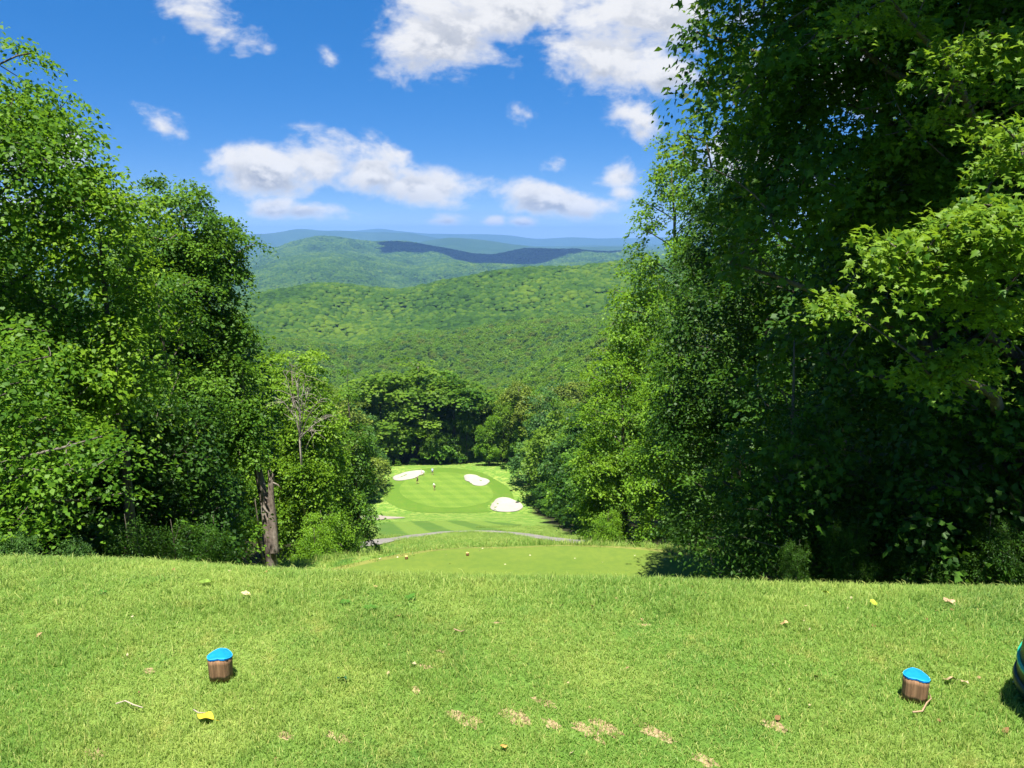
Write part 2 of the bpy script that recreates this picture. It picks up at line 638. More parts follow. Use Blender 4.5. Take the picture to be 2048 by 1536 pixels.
M['bark'] = bark_mat('grey_bark', (.035, .027, .02), (.10, .085, .065), (.17, .15, .125))
M['bark_stub'] = bark_mat('weathered_bark', (.05, .040, .032), (.15, .12, .095), (.27, .235, .195))
M['deadwood'] = bark_mat('dead_wood', (.15, .13, .105), (.26, .23, .185), (.37, .335, .285), .6)


def grass_colour(T, tan=1.0):
    """turf colour by place: green drifts, yellowed and straw patches"""
    g = T.add('ShaderNodeNewGeometry')
    p = g.outputs['Position']
    n1 = T.noise(p, 1.0, 4, .62)
    n2 = T.noise(p, 4.2, 4, .6)
    n3 = T.noise(p, 0.35, 2, .5)
    a = T.ramp(n1, [(.34, (.064, .165, .026)), (.47, (.142, .257, .040)), (.64, (.30, .372, .08))])
    a = T.mix(T.mapr(n3, .42, .62, 0, .75), a, (.10, .23, .028))
    straw = T.mapr(n2, .56, .74)
    a = T.mix(T.math('MULTIPLY', straw, .55 * tan), a, (.42, .36, .10))
    return p, a


def turf_mat(name):
    m, T = mat_new(name)
    p, a = grass_colour(T)
    n = T.noise(p, 60, 5, .7)
    fine = T.noise(p, 220, 2, .6)
    a = T.mix(T.mapr(n, .35, .65), T.mix(.55, a, (.03, .06, .008)), a)
    h = T.math('ADD', n, T.math('MULTIPLY', fine, .6))
    finish(T, principled(T, a, .85, .15, bump(T, h, .9, .02)).outputs[0])
    return m


def ground_mat():
    m, T = mat_new('hillside_ground')
    p, a = grass_colour(T)
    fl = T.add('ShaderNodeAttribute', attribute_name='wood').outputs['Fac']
    n = T.noise(p, 26, 5, .7)
    n5 = T.noise(p, 1.7, 5, .65)
    a = T.mix(T.mapr(n, .35, .65), T.mix(.6, a, (.03, .06, .008)), a)
    a = T.mix(T.mapr(n5, .5, .68, 0, .6), a, (.24, .25, .06))
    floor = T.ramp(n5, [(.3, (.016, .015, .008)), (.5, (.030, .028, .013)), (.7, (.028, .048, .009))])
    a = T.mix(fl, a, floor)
    finish(T, principled(T, a, .9, .1, bump(T, n, 1.0, .06)).outputs[0])
    return m


M['turf'] = turf_mat('tee_turf')
M['ground'] = ground_mat()


def blade_mat(name, bright=1.0):
    m, T = mat_new(name)
    p, a = grass_colour(T, .8)
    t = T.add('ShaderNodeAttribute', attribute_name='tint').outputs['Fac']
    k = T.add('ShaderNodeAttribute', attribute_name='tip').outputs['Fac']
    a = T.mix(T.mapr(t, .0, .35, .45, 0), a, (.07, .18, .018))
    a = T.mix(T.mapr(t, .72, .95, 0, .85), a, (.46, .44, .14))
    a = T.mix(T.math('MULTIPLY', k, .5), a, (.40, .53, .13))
    b = principled(T, a, .5, .2)
    tr = T.add('ShaderNodeBsdfTranslucent')
    T.link(T.mix(.5, a, (.40, .58, .10)), tr.inputs[0])
    mx = T.add('ShaderNodeMixShader')
    mx.inputs[0].default_value = .5
    T.link(b.outputs[0], mx.inputs[1])
    T.link(tr.outputs[0], mx.inputs[2])
    finish(T, mx.outputs[0])
    return m


M['blade'] = blade_mat('grass_blade')


def mown_mat(name, c0, c1, stripe=None, width=2.0, ang=0.0, cross=False, amount=.5, noise_mix=.3):
    """close-mown turf; the mower's passes lay the blades to and fro in bands"""
    m, T = mat_new(name)
    g = T.add('ShaderNodeNewGeometry')
    p = g.outputs['Position']
    n = T.noise(p, .35, 4, .6)
    nf = T.noise(p, 3.0, 4, .7)

    def band(angle):
        dn = T.vmath('DOT_PRODUCT', p, (math.cos(angle), math.sin(angle), 0))
        dn = T.math('ADD', dn, T.math('MULTIPLY', n, .9))
        w = T.math('SINE', T.math('MULTIPLY', dn, math.pi / width))
        return T.mapr(w, -.35, .35)
    f = band(ang)
    if cross:
        f = T.math('MULTIPLY_ADD', band(ang + math.radians(62)), .5, T.math('MULTIPLY', f, .5))
    col = T.mix(T.math('MULTIPLY', f, amount), c0, c1)
    col = T.mix(T.mapr(n, .4, .7, 0, noise_mix), col, (.14, .17, .025))
    col = T.mix(T.mapr(nf, .3, .7, .4, 0), col, (.05, .10, .015))
    finish(T, principled(T, col, .8, .2, bump(T, nf, .25, .03)).outputs[0])
    return m


M['green'] = mown_mat('putting_turf', (.09, .165, .016), (.13, .205, .024), width=1.9, ang=math.radians(28), cross=True, amount=.9, noise_mix=.1)
M['collar'] = mown_mat('collar_turf', (.072, .145, .011), (.086, .16, .013), width=3.5, ang=.3, amount=.4)
M['fairway'] = mown_mat('fairway_turf', (.062, .13, .014), (.125, .20, .024), width=2.9, ang=math.radians(12), amount=1.0)
M['low_tee'] = mown_mat('lower_tee_turf', (.092, .142, .016), (.11, .158, .02), width=1.6, ang=1.45, amount=.5, noise_mix=.3)


def sand_mat(name, c0, c1):
    m, T = mat_new(name)
    g = T.add('ShaderNodeNewGeometry')
    n = T.noise(g.outputs['Position'], .8, 5, .6)
    n2 = T.noise(g.outputs['Position'], 9, 4, .6)
    finish(T, principled(T, T.mix(n, c0, c1), .95, .1, bump(T, n2, .5, .06)).outputs[0])
    return m


M['sand'] = sand_mat('white_sand', (.235, .21, .178), (.335, .315, .28))
M['sand_shaded'] = sand_mat('shaded_sand', (.20, .17, .14), (.27, .24, .20))  # shade over the lower left bunker, put into the sand colour


def asphalt():
    m, T = mat_new('cart_path_asphalt')
    g = T.add('ShaderNodeNewGeometry')
    n = T.noise(g.outputs['Position'], 1.2, 5, .6)
    finish(T, principled(T, T.ramp(n, [(.3, (.13, .12, .105)), (.7, (.22, .205, .18))]), .9, .2, bump(T, n, .3, .02)).outputs[0])
    return m


M['path'] = asphalt()


def forest_mat(name, a, b, c):
    m, T = mat_new(name)
    oi = T.add('ShaderNodeObjectInfo')
    g = T.add('ShaderNodeNewGeometry')
    tc = T.add('ShaderNodeTexCoord')
    n = T.noise(tc.outputs['Object'], 9, 4, .7)
    big = T.noise(g.outputs['Position'], .006, 3, .55)
    f = T.math('ADD', T.math('MULTIPLY', oi.outputs['Random'], .56), T.math('MULTIPLY_ADD', big, 1.5, -.55))
    col = T.ramp(f, [(0.05, a), (.5, b), (.95, c)])
    col = T.mix(T.mapr(n, .35, .6, .3, 0), col, (.02, .05, .008))
    finish(T, principled(T, col, .8, .1, bump(T, n, .5, .12)).outputs[0])
    return m


M['forest'] = forest_mat('forest_canopy', (.009, .030, .003), (.027, .066, .004), (.070, .115, .006))


def hill_mat():
    m, T = mat_new('wooded_hill')
    g = T.add('ShaderNodeNewGeometry')
    p = g.outputs['Position']
    v = T.add('ShaderNodeTexVoronoi', feature='F1')
    T.link(p, v.inputs['Vector'])
    v.inputs['Scale'].default_value = .075
    n = T.noise(p, .004, 4, .6)
    col = T.ramp(n, [(.3, (.018, .050, .008)), (.55, (.028, .068, .009)), (.75, (.045, .088, .011))])
    h = T.math('SUBTRACT', 1.0, v.outputs['Distance'])
    col = T.mix(T.mapr(v.outputs['Distance'], .35, .8, 0, .6), col, (.015, .035, .01))
    finish(T, principled(T, col, .85, .1, bump(T, h, 1.0, 9.0)).outputs[0])
    return m


M['hill'] = hill_mat()


def plain(name, col, rough=.6, spec=.3, grain=0.0, gscale=30):
    m, T = mat_new(name)
    if grain:
        tc = T.add('ShaderNodeTexCoord')
        n = T.noise(tc.outputs['Object'], gscale, 4, .65)
        c = T.mix(T.mapr(n, .3, .7, grain, 0), col, tuple(k * .45 for k in col))
        finish(T, principled(T, c, rough, spec, bump(T, n, .2, .004)).outputs[0])
    else:
        finish(T, principled(T, col, rough, spec).outputs[0])
    return m

# ------------------------------------------------------------------ the ground
def corridor(y):
    yy = [-40, 0, 5, 9, 13, 20, 30, 45, 65, 90, 120, 150, 185, 200, 215, 225]
    xl = [-30, -30, -9, -5.5, -5.5, -8.5, -9.5, -10.5, -12.5, -19, -27, -34, -34, -26, -13, -12]
    xr = [30, 30, 7, 3.2, 4, 7.5, 7.6, 6.5, 5.5, 4.5, 5, 4.5, 2, -4, -8, -12]
    return np.interp(y, yy, xl), np.interp(y, yy, xr)


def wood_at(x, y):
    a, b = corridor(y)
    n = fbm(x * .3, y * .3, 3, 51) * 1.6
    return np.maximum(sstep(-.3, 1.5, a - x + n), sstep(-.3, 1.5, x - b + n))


def grid_mesh(name, xs, ys, zf, attr=None):
    X, Y = np.meshgrid(xs, ys)
    Z = zf(X, Y)
    V = np.stack([X, Y, Z], -1).reshape(-1, 3)
    nx, ny = len(xs), len(ys)
    i = np.arange(ny - 1)[:, None] * nx + np.arange(nx - 1)[None]
    q = np.stack([i, i + 1, i + nx + 1, i + nx], -1).reshape(-1)
    return raw_mesh(name, V, q, np.full((nx - 1) * (ny - 1), 4), True, {'wood': attr(X, Y).ravel()} if attr else None)


gx = np.unique(np.concatenate([np.arange(-264, -60, 8), np.arange(-60, -48, 1.5), np.arange(-48, 16, .6), np.arange(16, 60, 1.5), np.arange(60, 265, 8)]))
gy = np.unique(np.concatenate([np.arange(-40, 0, 2.0), np.arange(0, 30, .3), np.arange(30, 120, .9), np.arange(120, 200, .5), np.arange(200, 471, 3.0)]))


def Hground(x, y):
    return H(x, y) - 0.035 * (1 - sstep(6.0, 6.6, y)) * (1 - sstep(7, 8, np.abs(x)))


ground = link('ground', grid_mesh('ground', gx, gy, Hground, wood_at), M['ground'])
tag(ground, kind='structure')
tee = link('tee_ground', grid_mesh('tee_ground', np.arange(-6.9, 6.91, .06), np.arange(-2, 6.31, .06), H), M['turf'])
tag(tee, kind='structure')

# hills out to the horizon
az_l = np.radians(np.concatenate([np.arange(-78, -30, 1.5), np.arange(-30, 24, .18), np.arange(24, 79, 1.5)]))
rr_l = np.geomspace(335, 23500, 300)
R2, A2 = np.meshgrid(rr_l, az_l, indexing='ij')
Z2 = Hfar(A2, R2)
Vh = np.stack([np.sin(A2) * R2, np.cos(A2) * R2, Z2], -1).reshape(-1, 3)
na = len(az_l)
ih = np.arange(len(rr_l) - 1)[:, None] * na + np.arange(na - 1)[None]
qh = np.stack([ih, ih + na, ih + na + 1, ih + 1], -1).reshape(-1)
hills = link('hills', raw_mesh('hills', Vh, qh, np.full((len(rr_l) - 1) * (na - 1), 4), True), M['hill'])
tag(hills, kind='structure')
Z_MIN = float(min(Z2.min(), -170))


def drape(name, blob, scale, lift, mat, rings=14, seg=72, s0=0.0):
    th = np.linspace(-math.pi, math.pi, seg, endpoint=False)
    ss = np.linspace(s0, scale, rings + 1)[1:]
    R_ = blob.R(th)
    V = [[blob.c[0], blob.c[1]]]
    for s_ in ss:
        V += list(zip(blob.c[0] + np.cos(th) * R_ * s_, blob.c[1] + np.sin(th) * R_ * s_))
    V = np.array(V)
    Z = H(V[:, 0], V[:, 1]) + lift
    P3 = np.column_stack([V, Z])
    F = [(0, 1 + k, 1 + (k + 1) % seg) for k in range(seg)]
    for r_ in range(rings - 1):
        a = 1 + r_ * seg
        F += [(a + k, a + seg + k, a + seg + (k + 1) % seg, a + (k + 1) % seg) for k in range(seg)]
    L = [i for f in F for i in f]
    return link(name, raw_mesh(name, P3, L, [len(f) for f in F], True), mat)


tag(drape('green_surround', green, 1.42, .03, M['collar'], 24, 120), kind='structure')
tag(drape('putting_green', green, 1.0, .06, M['green'], 20, 120), kind='structure')
for b, mt in zip(bunkers, ('sand', 'sand', 'sand', 'sand_shaded')):
    tag(drape('sand_bunker', b, .97, .09, M[mt], 12, 64), kind='structure')
fair = Blob([(700, 1078), (716, 1056), (760, 1047), (820, 1043), (900, 1041), (980, 1043), (1040, 1050), (1092, 1060), (1030, 1060), (970, 1057), (910, 1057), (850, 1066), (800, 1073), (750, 1080)])
tag(drape('fairway', fair, 1.0, .05, M['fairway'], 20, 96), kind='structure')
ltee = Blob([(-8.2, 25.6), (-5, 27.7), (0, 28.9), (4, 29.0), (7, 28.5), (8.2, 26), (7.5, 22.5), (3, 21), (-3, 21), (-7.5, 22.5)], False)
M['fringe'] = mown_mat('straw_fringe', (.15, .15, .035), (.19, .18, .045), width=1.3, ang=.4, amount=.6, noise_mix=.5)
tag(drape('tee_fringe', ltee, 1.07, .008, M['fringe'], 26, 96), kind='structure')
tag(drape('lower_tee', ltee, 1.0, .02, M['low_tee'], 24, 96), kind='structure')

# cart path
pp = np.array([hit(u, v, 45)[:2] for u, v in [(700, 1094), (745, 1087), (800, 1078), (850, 1070), (905, 1064), (960, 1063), (1010, 1066), (1060, 1072), (1115, 1080), (1170, 1086)]])
tt = np.linspace(0, len(pp) - 1, 90)
px_ = pchip(np.arange(len(pp)), pp[:, 0])(tt)
py_ = pchip(np.arange(len(pp)), pp[:, 1])(tt)
for _ in range(3):
    py_[1:-1] = (py_[:-2] + 2 * py_[1:-1] + py_[2:]) / 4
    px_[1:-1] = (px_[:-2] + 2 * px_[1:-1] + px_[2:]) / 4
tx, ty = np.gradient(px_), np.gradient(py_)
ln = np.hypot(tx, ty)
nxp, nyp = -ty / ln, tx / ln
PV = []
for w in (-1.2, -.6, 0, .6, 1.2):
    X_, Y_ = px_ + nxp * w, py_ + nyp * w
    PV.append(np.stack([X_, Y_, H(X_, Y_) + .07], -1))
PV = np.array(PV)
idx = np.arange(5 * 90).reshape(5, 90)
qp = np.stack([idx[:-1, :-1], idx[:-1, 1:], idx[1:, 1:], idx[1:, :-1]], -1).reshape(-1)
tag(link('cart_path', raw_mesh('cart_path', PV.reshape(-1, 3), qp, np.full(4 * 89, 4), True), M['path']), kind='structure')


# ------------------------------------------------------------------ instancing of uncountable things (grass, far woodland)
def scatter(name, P3, rot, scl, idx, sources, mat=None):
    """one object that draws small source meshes at points (geometry nodes)"""
    coll = bpy.data.collections.new(name + '_sources')
    for k, me in enumerate(sources):
        coll.objects.link(bpy.data.objects.new('%s_source_%02d' % (name, k), me))
    me = bpy.data.meshes.new(name)
    me.vertices.add(len(P3))
    me.vertices.foreach_set('co', np.ascontiguousarray(P3, np.float32).ravel())
    a = me.attributes.new('rot', 'FLOAT_VECTOR', 'POINT')
    a.data.foreach_set('vector', np.ascontiguousarray(rot, np.float32).ravel())
    a = me.attributes.new('scl', 'FLOAT_VECTOR', 'POINT')
    a.data.foreach_set('vector', np.ascontiguousarray(scl, np.float32).ravel())
    a = me.attributes.new('pick', 'INT', 'POINT')
    a.data.foreach_set('value', np.ascontiguousarray(idx, np.int32))
    o = link(name, me)
    g = bpy.data.node_groups.new(name + '_nodes', 'GeometryNodeTree')
    g.interface.new_socket('Geometry', in_out='INPUT', socket_type='NodeSocketGeometry')
    g.interface.new_socket('Geometry', in_out='OUTPUT', socket_type='NodeSocketGeometry')
    gi, go = g.nodes.new('NodeGroupInput'), g.nodes.new('NodeGroupOutput')
    ci = g.nodes.new('GeometryNodeCollectionInfo')
    ci.inputs['Collection'].default_value = coll
    ci.inputs['Separate Children'].default_value = True
    ci.inputs['Reset Children'].default_value = True
    ip = g.nodes.new('GeometryNodeInstanceOnPoints')
    ip.inputs['Pick Instance'].default_value = True

    def named(attr, typ):
        n = g.nodes.new('GeometryNodeInputNamedAttribute')
        n.data_type = typ
        n.inputs[0].default_value = attr
        return n.outputs[0]
    g.links.new(gi.outputs[0], ip.inputs['Points'])
    g.links.new(ci.outputs[0], ip.inputs['Instance'])
    g.links.new(named('pick', 'INT'), ip.inputs['Instance Index'])
    g.links.new(named('rot', 'FLOAT_VECTOR'), ip.inputs['Rotation'])
    g.links.new(named('scl', 'FLOAT_VECTOR'), ip.inputs['Scale'])
    g.links.new(ip.outputs[0], go.inputs[0])
    md = o.modifiers.new('scatter', 'NODES')
    md.node_group = g
    return o


# ------------------------------------------------------------------ leaves and trees
def unit(a):
    return a / (np.linalg.norm(a, axis=-1, keepdims=True) + 1e-9)


MAPLE_FINE = np.array([(0, 0), (.16, .04), (.36, -.02), (.30, .16), (.52, .30), (.33, .36), (.40, .52), (.20, .50), (.16, .66), (.09, .78), (0, 1.02)])
MAPLE_FINE = np.concatenate([MAPLE_FINE, MAPLE_FINE[-2:0:-1] * np.array([-1, 1])])
MAPLE = np.array([(0, 0), (.37, -.03), (.25, .17), (.53, .36), (.19, .47), (0, 1.02), (-.19, .47), (-.53, .36), (-.25, .17), (-.37, -.03)])


def leaf_mesh(name, pos, nrm, axis, size, tint, shape='oval'):
    """many leaves in one mesh: each a folded blade set at its own angle"""
    n = len(pos)
    nrm = unit(nrm)
    ax = unit(axis - nrm * (axis * nrm).sum(-1, keepdims=True))
    bx = np.cross(nrm, ax)
    if shape in ('maple', 'maple_fine'):
        OUT = MAPLE if shape == 'maple' else MAPLE_FINE
        o2 = np.concatenate([[[0, .34]], OUT])
        lift = np.concatenate([[.0], -np.abs(OUT[:, 0]) * .28 - (OUT[:, 1] - .3).clip(0) * .22])
        m = len(o2)
        V = pos[:, None] + size[:, None, None] * (bx[:, None] * o2[None, :, 0, None] + ax[:, None] * o2[None, :, 1, None] + nrm[:, None] * lift[None, :, None])
        k = len(OUT)
        tri = np.array([(0, 1 + i, 1 + (i + 1) % k) for i in range(k)])
        L = (np.arange(n)[:, None, None] * m + tri[None]).reshape(-1)
        S = np.full(n * k, 3)
    else:
        w = {'oval': .34, 'broad': .46, 'narrow': .2}[shape]
        o2 = np.array([(0, 0), (w, .48), (0, 1.0), (-w, .48)])
        lift = np.array([0, .10, -.12, .10])
        m = 4
        V = pos[:, None] + size[:, None, None] * (bx[:, None] * o2[None, :, 0, None] + ax[:, None] * o2[None, :, 1, None] + nrm[:, None] * lift[None, :, None])
        L = (np.arange(n)[:, None] * 4 + np.arange(4)[None]).reshape(-1)
        S = np.full(n, 4)
    return raw_mesh(name, V.reshape(-1, 3), L, S, False, {'tint': np.repeat(tint, m)})


def sphere_dirs(n):
    z = rng.uniform(-1, 1, n)
    t = rng.uniform(0, 2 * math.pi, n)
    r = np.sqrt(1 - z * z)
    return np.stack([r * np.cos(t), r * np.sin(t), z], -1)


def clusters_in(lobes, dens=1.0):
    """spray centres near the skin of a crown made of overlapping lobes: (centre, radii, number)"""
    C, O = [], []
    for c, r, n in lobes:
        n = max(3, int(n * dens))
        d = sphere_dirs(n * 2)
        rad = rng.uniform(.30, 1.0, n * 2) ** .5
        keep = (d[:, 2] > -.75)
        lump = 1 + .22 * np.sin(d[:, 0] * 5 + c[0]) * np.cos(d[:, 2] * 6 + c[1]) + .10 * rng.normal(size=n * 2)
        p = np.array(c) + d * np.array(r) * (rad * lump)[:, None]
        p, d = p[keep][:n], d[keep][:n]
        C.append(p)
        O.append(d)
    return np.concatenate(C), np.concatenate(O)


def foliage(C, O, cr, per, size, tint_c=None, flat=.32, spread=.55, up=1.0, out=.55, droop=.25, tint_sp=.16):
    """leaves round each spray centre, on tilted plates"""
    n = len(C)
    cr = np.broadcast_to(cr, (n,)) * rng.uniform(.65, 1.3, n)
    k = np.full(n, per)
    I = np.repeat(np.arange(n), k)
    N = len(I)
    pn = unit(np.array([0, 0, up]) + O * out + rng.normal(size=(n, 3)) * .22)
    t1 = unit(np.cross(pn, rng.normal(size=(n, 3))))
    t2 = np.cross(pn, t1)
    th = rng.uniform(0, 2 * math.pi, N)
    rho = np.sqrt(rng.uniform(0, 1, N)) * (1 + .35 * np.sin(th * 3 + I) + .2 * np.sin(th * 7 + I * 2.3))
    a, b = np.cos(th) * rho, np.sin(th) * rho
    h = rng.normal(size=N) * flat * .6
    P = C[I] + (t1[I] * a[:, None] + t2[I] * b[:, None] + pn[I] * h[:, None]) * cr[I][:, None]
    P[:, 2] -= droop * cr[I] * rho ** 2
    nr = unit(pn[I] + rng.normal(size=(N, 3)) * spread)
    ax = unit(t1[I] * a[:, None] + t2[I] * b[:, None] + rng.normal(size=(N, 3)) * .5 + np.array([0, 0, -.25]))
    sz = size * rng.uniform(.5, 1.3, N)
    tc_ = rng.uniform(.08, .92, n) if tint_c is None else tint_c
    tint = np.clip(tc_[I] + rng.normal(size=N) * tint_sp, 0, 1)
    return P, nr, ax, sz, tint


def limbs(mb, trunk_P, trunk_R, C, n_limb=14, lim_r=.5, twig_r=.012, sides=5, twigs=True):
    """boughs from the trunk to the outer sprays, and twigs from the boughs to the rest"""
    mb.tube(trunk_P, trunk_R, 10, True, .03)
    sel = [int(np.argmax(C[:, 2]))]
    d = np.linalg.norm(C - C[sel[0]], axis=1)
    for _ in range(min(n_limb, len(C)) - 1):
        j = int(np.argmax(d))
        sel.append(j)
        d = np.minimum(d, np.linalg.norm(C - C[j], axis=1))
    S = [trunk_P[len(trunk_P) // 3:]]
    z0, z1 = trunk_P[0][2], trunk_P[-1][2]
    for j in sel:
        c = C[j]
        hz = np.clip(c[2] - .45 * np.hypot(c[0] - trunk_P[-1][0], c[1] - trunk_P[-1][1]) - .3, z0 + .22 * (z1 - z0), z1 - .02 * (z1 - z0))
        f = (hz - z0) / (z1 - z0)
        s0 = np.array([np.interp(hz, trunk_P[:, 2], trunk_P[:, k]) for k in range(3)])
        mid = s0 * .5 + c * .5 + np.array([0, 0, .12 * np.linalg.norm(c - s0)])
        t = np.linspace(0, 1, 8)[:, None]
        P = (1 - t) ** 2 * s0 + 2 * t * (1 - t) * mid + t * t * c + rng.normal(size=(8, 3)) * .012 * np.linalg.norm(c - s0) * np.sin(t * math.pi)
        r0 = lim_r * np.interp(hz, trunk_P[:, 2], trunk_R)
        mb.tube(P, np.linspace(r0, twig_r * 1.2, 8), sides, False)
        S.append(P[2:])
    if twigs:
        S = np.concatenate(S)
        todo = [j for j in range(len(C)) if j not in sel]
        D = np.array([np.min(np.linalg.norm(S - C[j], axis=1)) for j in todo]) if todo else []
        for j in [todo[q] for q in np.argsort(D)]:
            dd = np.linalg.norm(S - C[j], axis=1) + .8 * np.maximum(S[:, 2] - C[j][2], 0)
            s0 = S[int(np.argmin(dd))]
            mid = (s0 + C[j]) / 2 + rng.normal(size=3) * .1 * np.linalg.norm(C[j] - s0)
            t = np.linspace(0, 1, 5)[:, None]
            P = (1 - t) ** 2 * s0 + 2 * t * (1 - t) * mid + t * t * C[j]
            mb.tube(P, np.linspace(twig_r * 1.2, twig_r * .35, 5), 4, False)
            S = np.concatenate([S, P[2:]])


def tree(name, base, top_xy, z_top, r0, lobes, cr, per, size, mat, label=None, cat='tree', group=None, bark='bark', n_limb=14, dens=1.0, shape='oval',
         lean=None, extra=None, flat=.32, spread=.55, droop=.25, out=.55, twig_r=.012, tint=None, keep=None, tint_ex=None):
    """one tree where it stands; lobes in world coordinates, stored relative to the root at the base of the trunk"""
    base = np.array(base, float)
    root = empty(name, base)
    C, O = clusters_in(lobes, dens)
    if extra is not None:
        E = np.array(extra, float)
        C = np.concatenate([C, E])
        O = np.concatenate([O, np.tile([[0, -.5, .6]], (len(E), 1))])
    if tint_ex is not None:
        tint = np.concatenate([rng.uniform(.08, .5, len(C) - len(E)), rng.uniform(tint_ex - .2, tint_ex + .1, len(E))])  # sun and shade in the tint: extra sprays lighter, the rest darker
    if keep is not None:
        k = keep(C)
        if extra is not None:
            k[-len(E):] = True
        C, O = C[k], O[k]
        tint = tint[k] if tint is not None else None
    C = C - base
    k = 9
    f = np.linspace(0, 1, k)
    tip = np.array([top_xy[0] - base[0], top_xy[1] - base[1], z_top - base[2]])
    P = tip[None] * f[:, None] + (np.sin(f * 4.2)[:, None] * np.array([.10, .06, 0]) + rng.normal(size=(k, 3)) * [.03, .03, 0]) * (z_top - base[2]) * .12
    P[0] = (0, 0, -.4)
    if lean is not None:
        P = np.array(lean) - base
    Rr = r0 * (1 - .88 * f) * (1 + .35 * np.exp(-f * 14))
    mb = MB()
    limbs(mb, P, Rr if lean is None else np.array([.23, .165, .145, .12, .10, .10, .085, .07, .055, .035]), C, n_limb, .5, twig_r)
    link('trunk', mb.mesh(name + '_trunk'), M[bark], root)
    crv = np.full(len(C), cr)
    if tint_ex is not None:
        crv[-len(E):] *= .55
    L = foliage(C, O, crv, per, size, tint, flat, spread, droop=droop, out=out)
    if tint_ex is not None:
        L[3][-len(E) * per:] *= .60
    cm = leaf_mesh(name + '_crown', *L, shape=shape)
    cro = link('crown', cm, M[mat], root)
    cro['kind'] = 'stuff'
    if label:
        tag(root, label, cat, group)
    return root, L


def copy_tree(root, loc, rz, scale, label=None, cat=None, group=None):
    r = root.copy()
    COL.objects.link(r)
    r.location = loc
    r.rotation_euler = (0, 0, rz)
    r.scale = scale
    tag(r, label, cat, group)
    for ch in root.children:
        c = ch.copy()
        COL.objects.link(c)
        c.parent = r
    return r


# ------------------------------------------------------------------ far woodland on the hills
def lumpy_blob(seed, sub=3):
    import bmesh
    bm = bmesh.new()
    bmesh.ops.create_icosphere(bm, subdivisions=sub, radius=1.0)
    rs = np.random.default_rng(seed)
    K = rs.normal(size=(26, 3))
    K[:, 2] = np.abs(K[:, 2]) * .9 - .15
    K = unit(K)
    W = rs.uniform(.10, .30, 26)
    for v in bm.verts:
        d = np.array(v.co)
        lump = np.max(W * np.exp(-((1 - K @ d) / .055)))
        r = .84 + .8 * lump + rs.normal() * .012
        v.co = Vector(d * r)
        v.co.z *= .78 if v.co.z > 0 else .45
    me = bpy.data.meshes.new('canopy_blob')
    bm.to_mesh(me)
    me.polygons.foreach_set('use_smooth', np.ones(len(me.polygons), dtype=bool))
    bm.free()
    me.materials.append(M['forest'])
    return me


def card_crown(seed, n_cl=60, per=20, size=.17):
    C, O = clusters_in([((0, 0, 0), (.8, .8, .62), n_cl // 2), ((.3, .2, .1), (.5, .5, .45), n_cl // 4), ((-.3, -.1, .05), (.5, .5, .42), n_cl // 4)])
    me = leaf_mesh('canopy_cards', *foliage(C, O, .2, per, size, None, .5, .6), shape='broad')
    return me


def far_forest():
    pts = []
    r = 345.0
    while r < 7300:
        s_ = float(np.interp(r, [340, 900, 1450, 4700, 7300], [6.2, 6.9, 8.2, 15.0, 21.0]))
        azs = np.arange(math.radians(-27), math.radians(20), s_ / r)
        azs = azs + rng.uniform(-.45, .45, len(azs)) * s_ / r
        rs = r + rng.uniform(-.45, .45, len(azs)) * s_
        pts.append(np.stack([azs, rs, np.full(len(azs), s_)], -1))
        r += s_ * .85
    P = np.concatenate(pts)
    x, y = np.sin(P[:, 0]) * P[:, 1], np.cos(P[:, 0]) * P[:, 1]
    z = Hfar(P[:, 0], P[:, 1])
    th = np.interp(P[:, 1], [340, 560, 930, 1450, 4700, 6800, 7300], [17, 17, 14, 13, 10, 11, 11]) * rng.uniform(.84, 1.08, len(P))
    th = th * (1 + .18 * fbm(x / 60, y / 60, 2, 77))
    # leave out what lies well behind a nearer crest
    binw = math.radians(.4)
    bi = ((P[:, 0] - P[:, 0].min()) / binw).astype(int)
    el = (z + th - CAM_H) / P[:, 1]
    keep = np.ones(len(P), bool)
    order = np.argsort(P[:, 1])
    mx = np.full(bi.max() + 1, -9.0)
    slack = 16.0
    for i in order:
        b = bi[i]
        if el[i] + slack / P[i, 1] < mx[b]:
            keep[i] = False
        else:
            mx[b] = max(mx[b], el[i] - 5.0 / P[i, 1])
    P, x, y, z, th = P[keep], x[keep], y[keep], z[keep], th[keep]
    rad = P[:, 2] * np.interp(P[:, 1], [340, 900, 1500, 3000], [.74, .84, .88, .80]) * rng.lognormal(0, .26, len(P)).clip(.55, 1.7)
    P3 = np.stack([x, y, z + th - rad * .72], -1)
    rot = np.stack([rng.normal(size=len(P)) * .12, rng.normal(size=len(P)) * .12, rng.uniform(0, 6.28, len(P))], -1)
    scl = np.stack([rad, rad * rng.uniform(.85, 1.15, len(P)), rad * rng.uniform(.8, 1.25, len(P))], -1)
    nearm = P[:, 1] < 1000
    o = scatter('far_forest', P3[~nearm], rot[~nearm], scl[~nearm], rng.integers(0, 6, (~nearm).sum()), [lumpy_blob(k) for k in range(6)])
    tag(o, 'green broadleaf forest covering the near hill and the ridge behind it', 'forest', kind='stuff')
    cards = [card_crown(k) for k in range(5)]
    for me, mt in zip(cards, ('leaf_far', 'leaf_bright', 'leaf_blue', 'leaf_far', 'leaf_olive')):
        me.materials.append(M[mt])
    pick = rng.choice(5, nearm.sum(), p=[.32, .18, .2, .2, .1])
    o = scatter('valley_forest', P3[nearm], rot[nearm], scl[nearm] * 1.08, pick, cards)
    tag(o, 'green treetops filling the valley beyond the putting green', 'forest', kind='stuff')
    print('FOREST', len(P), nearm.sum())


far_forest()


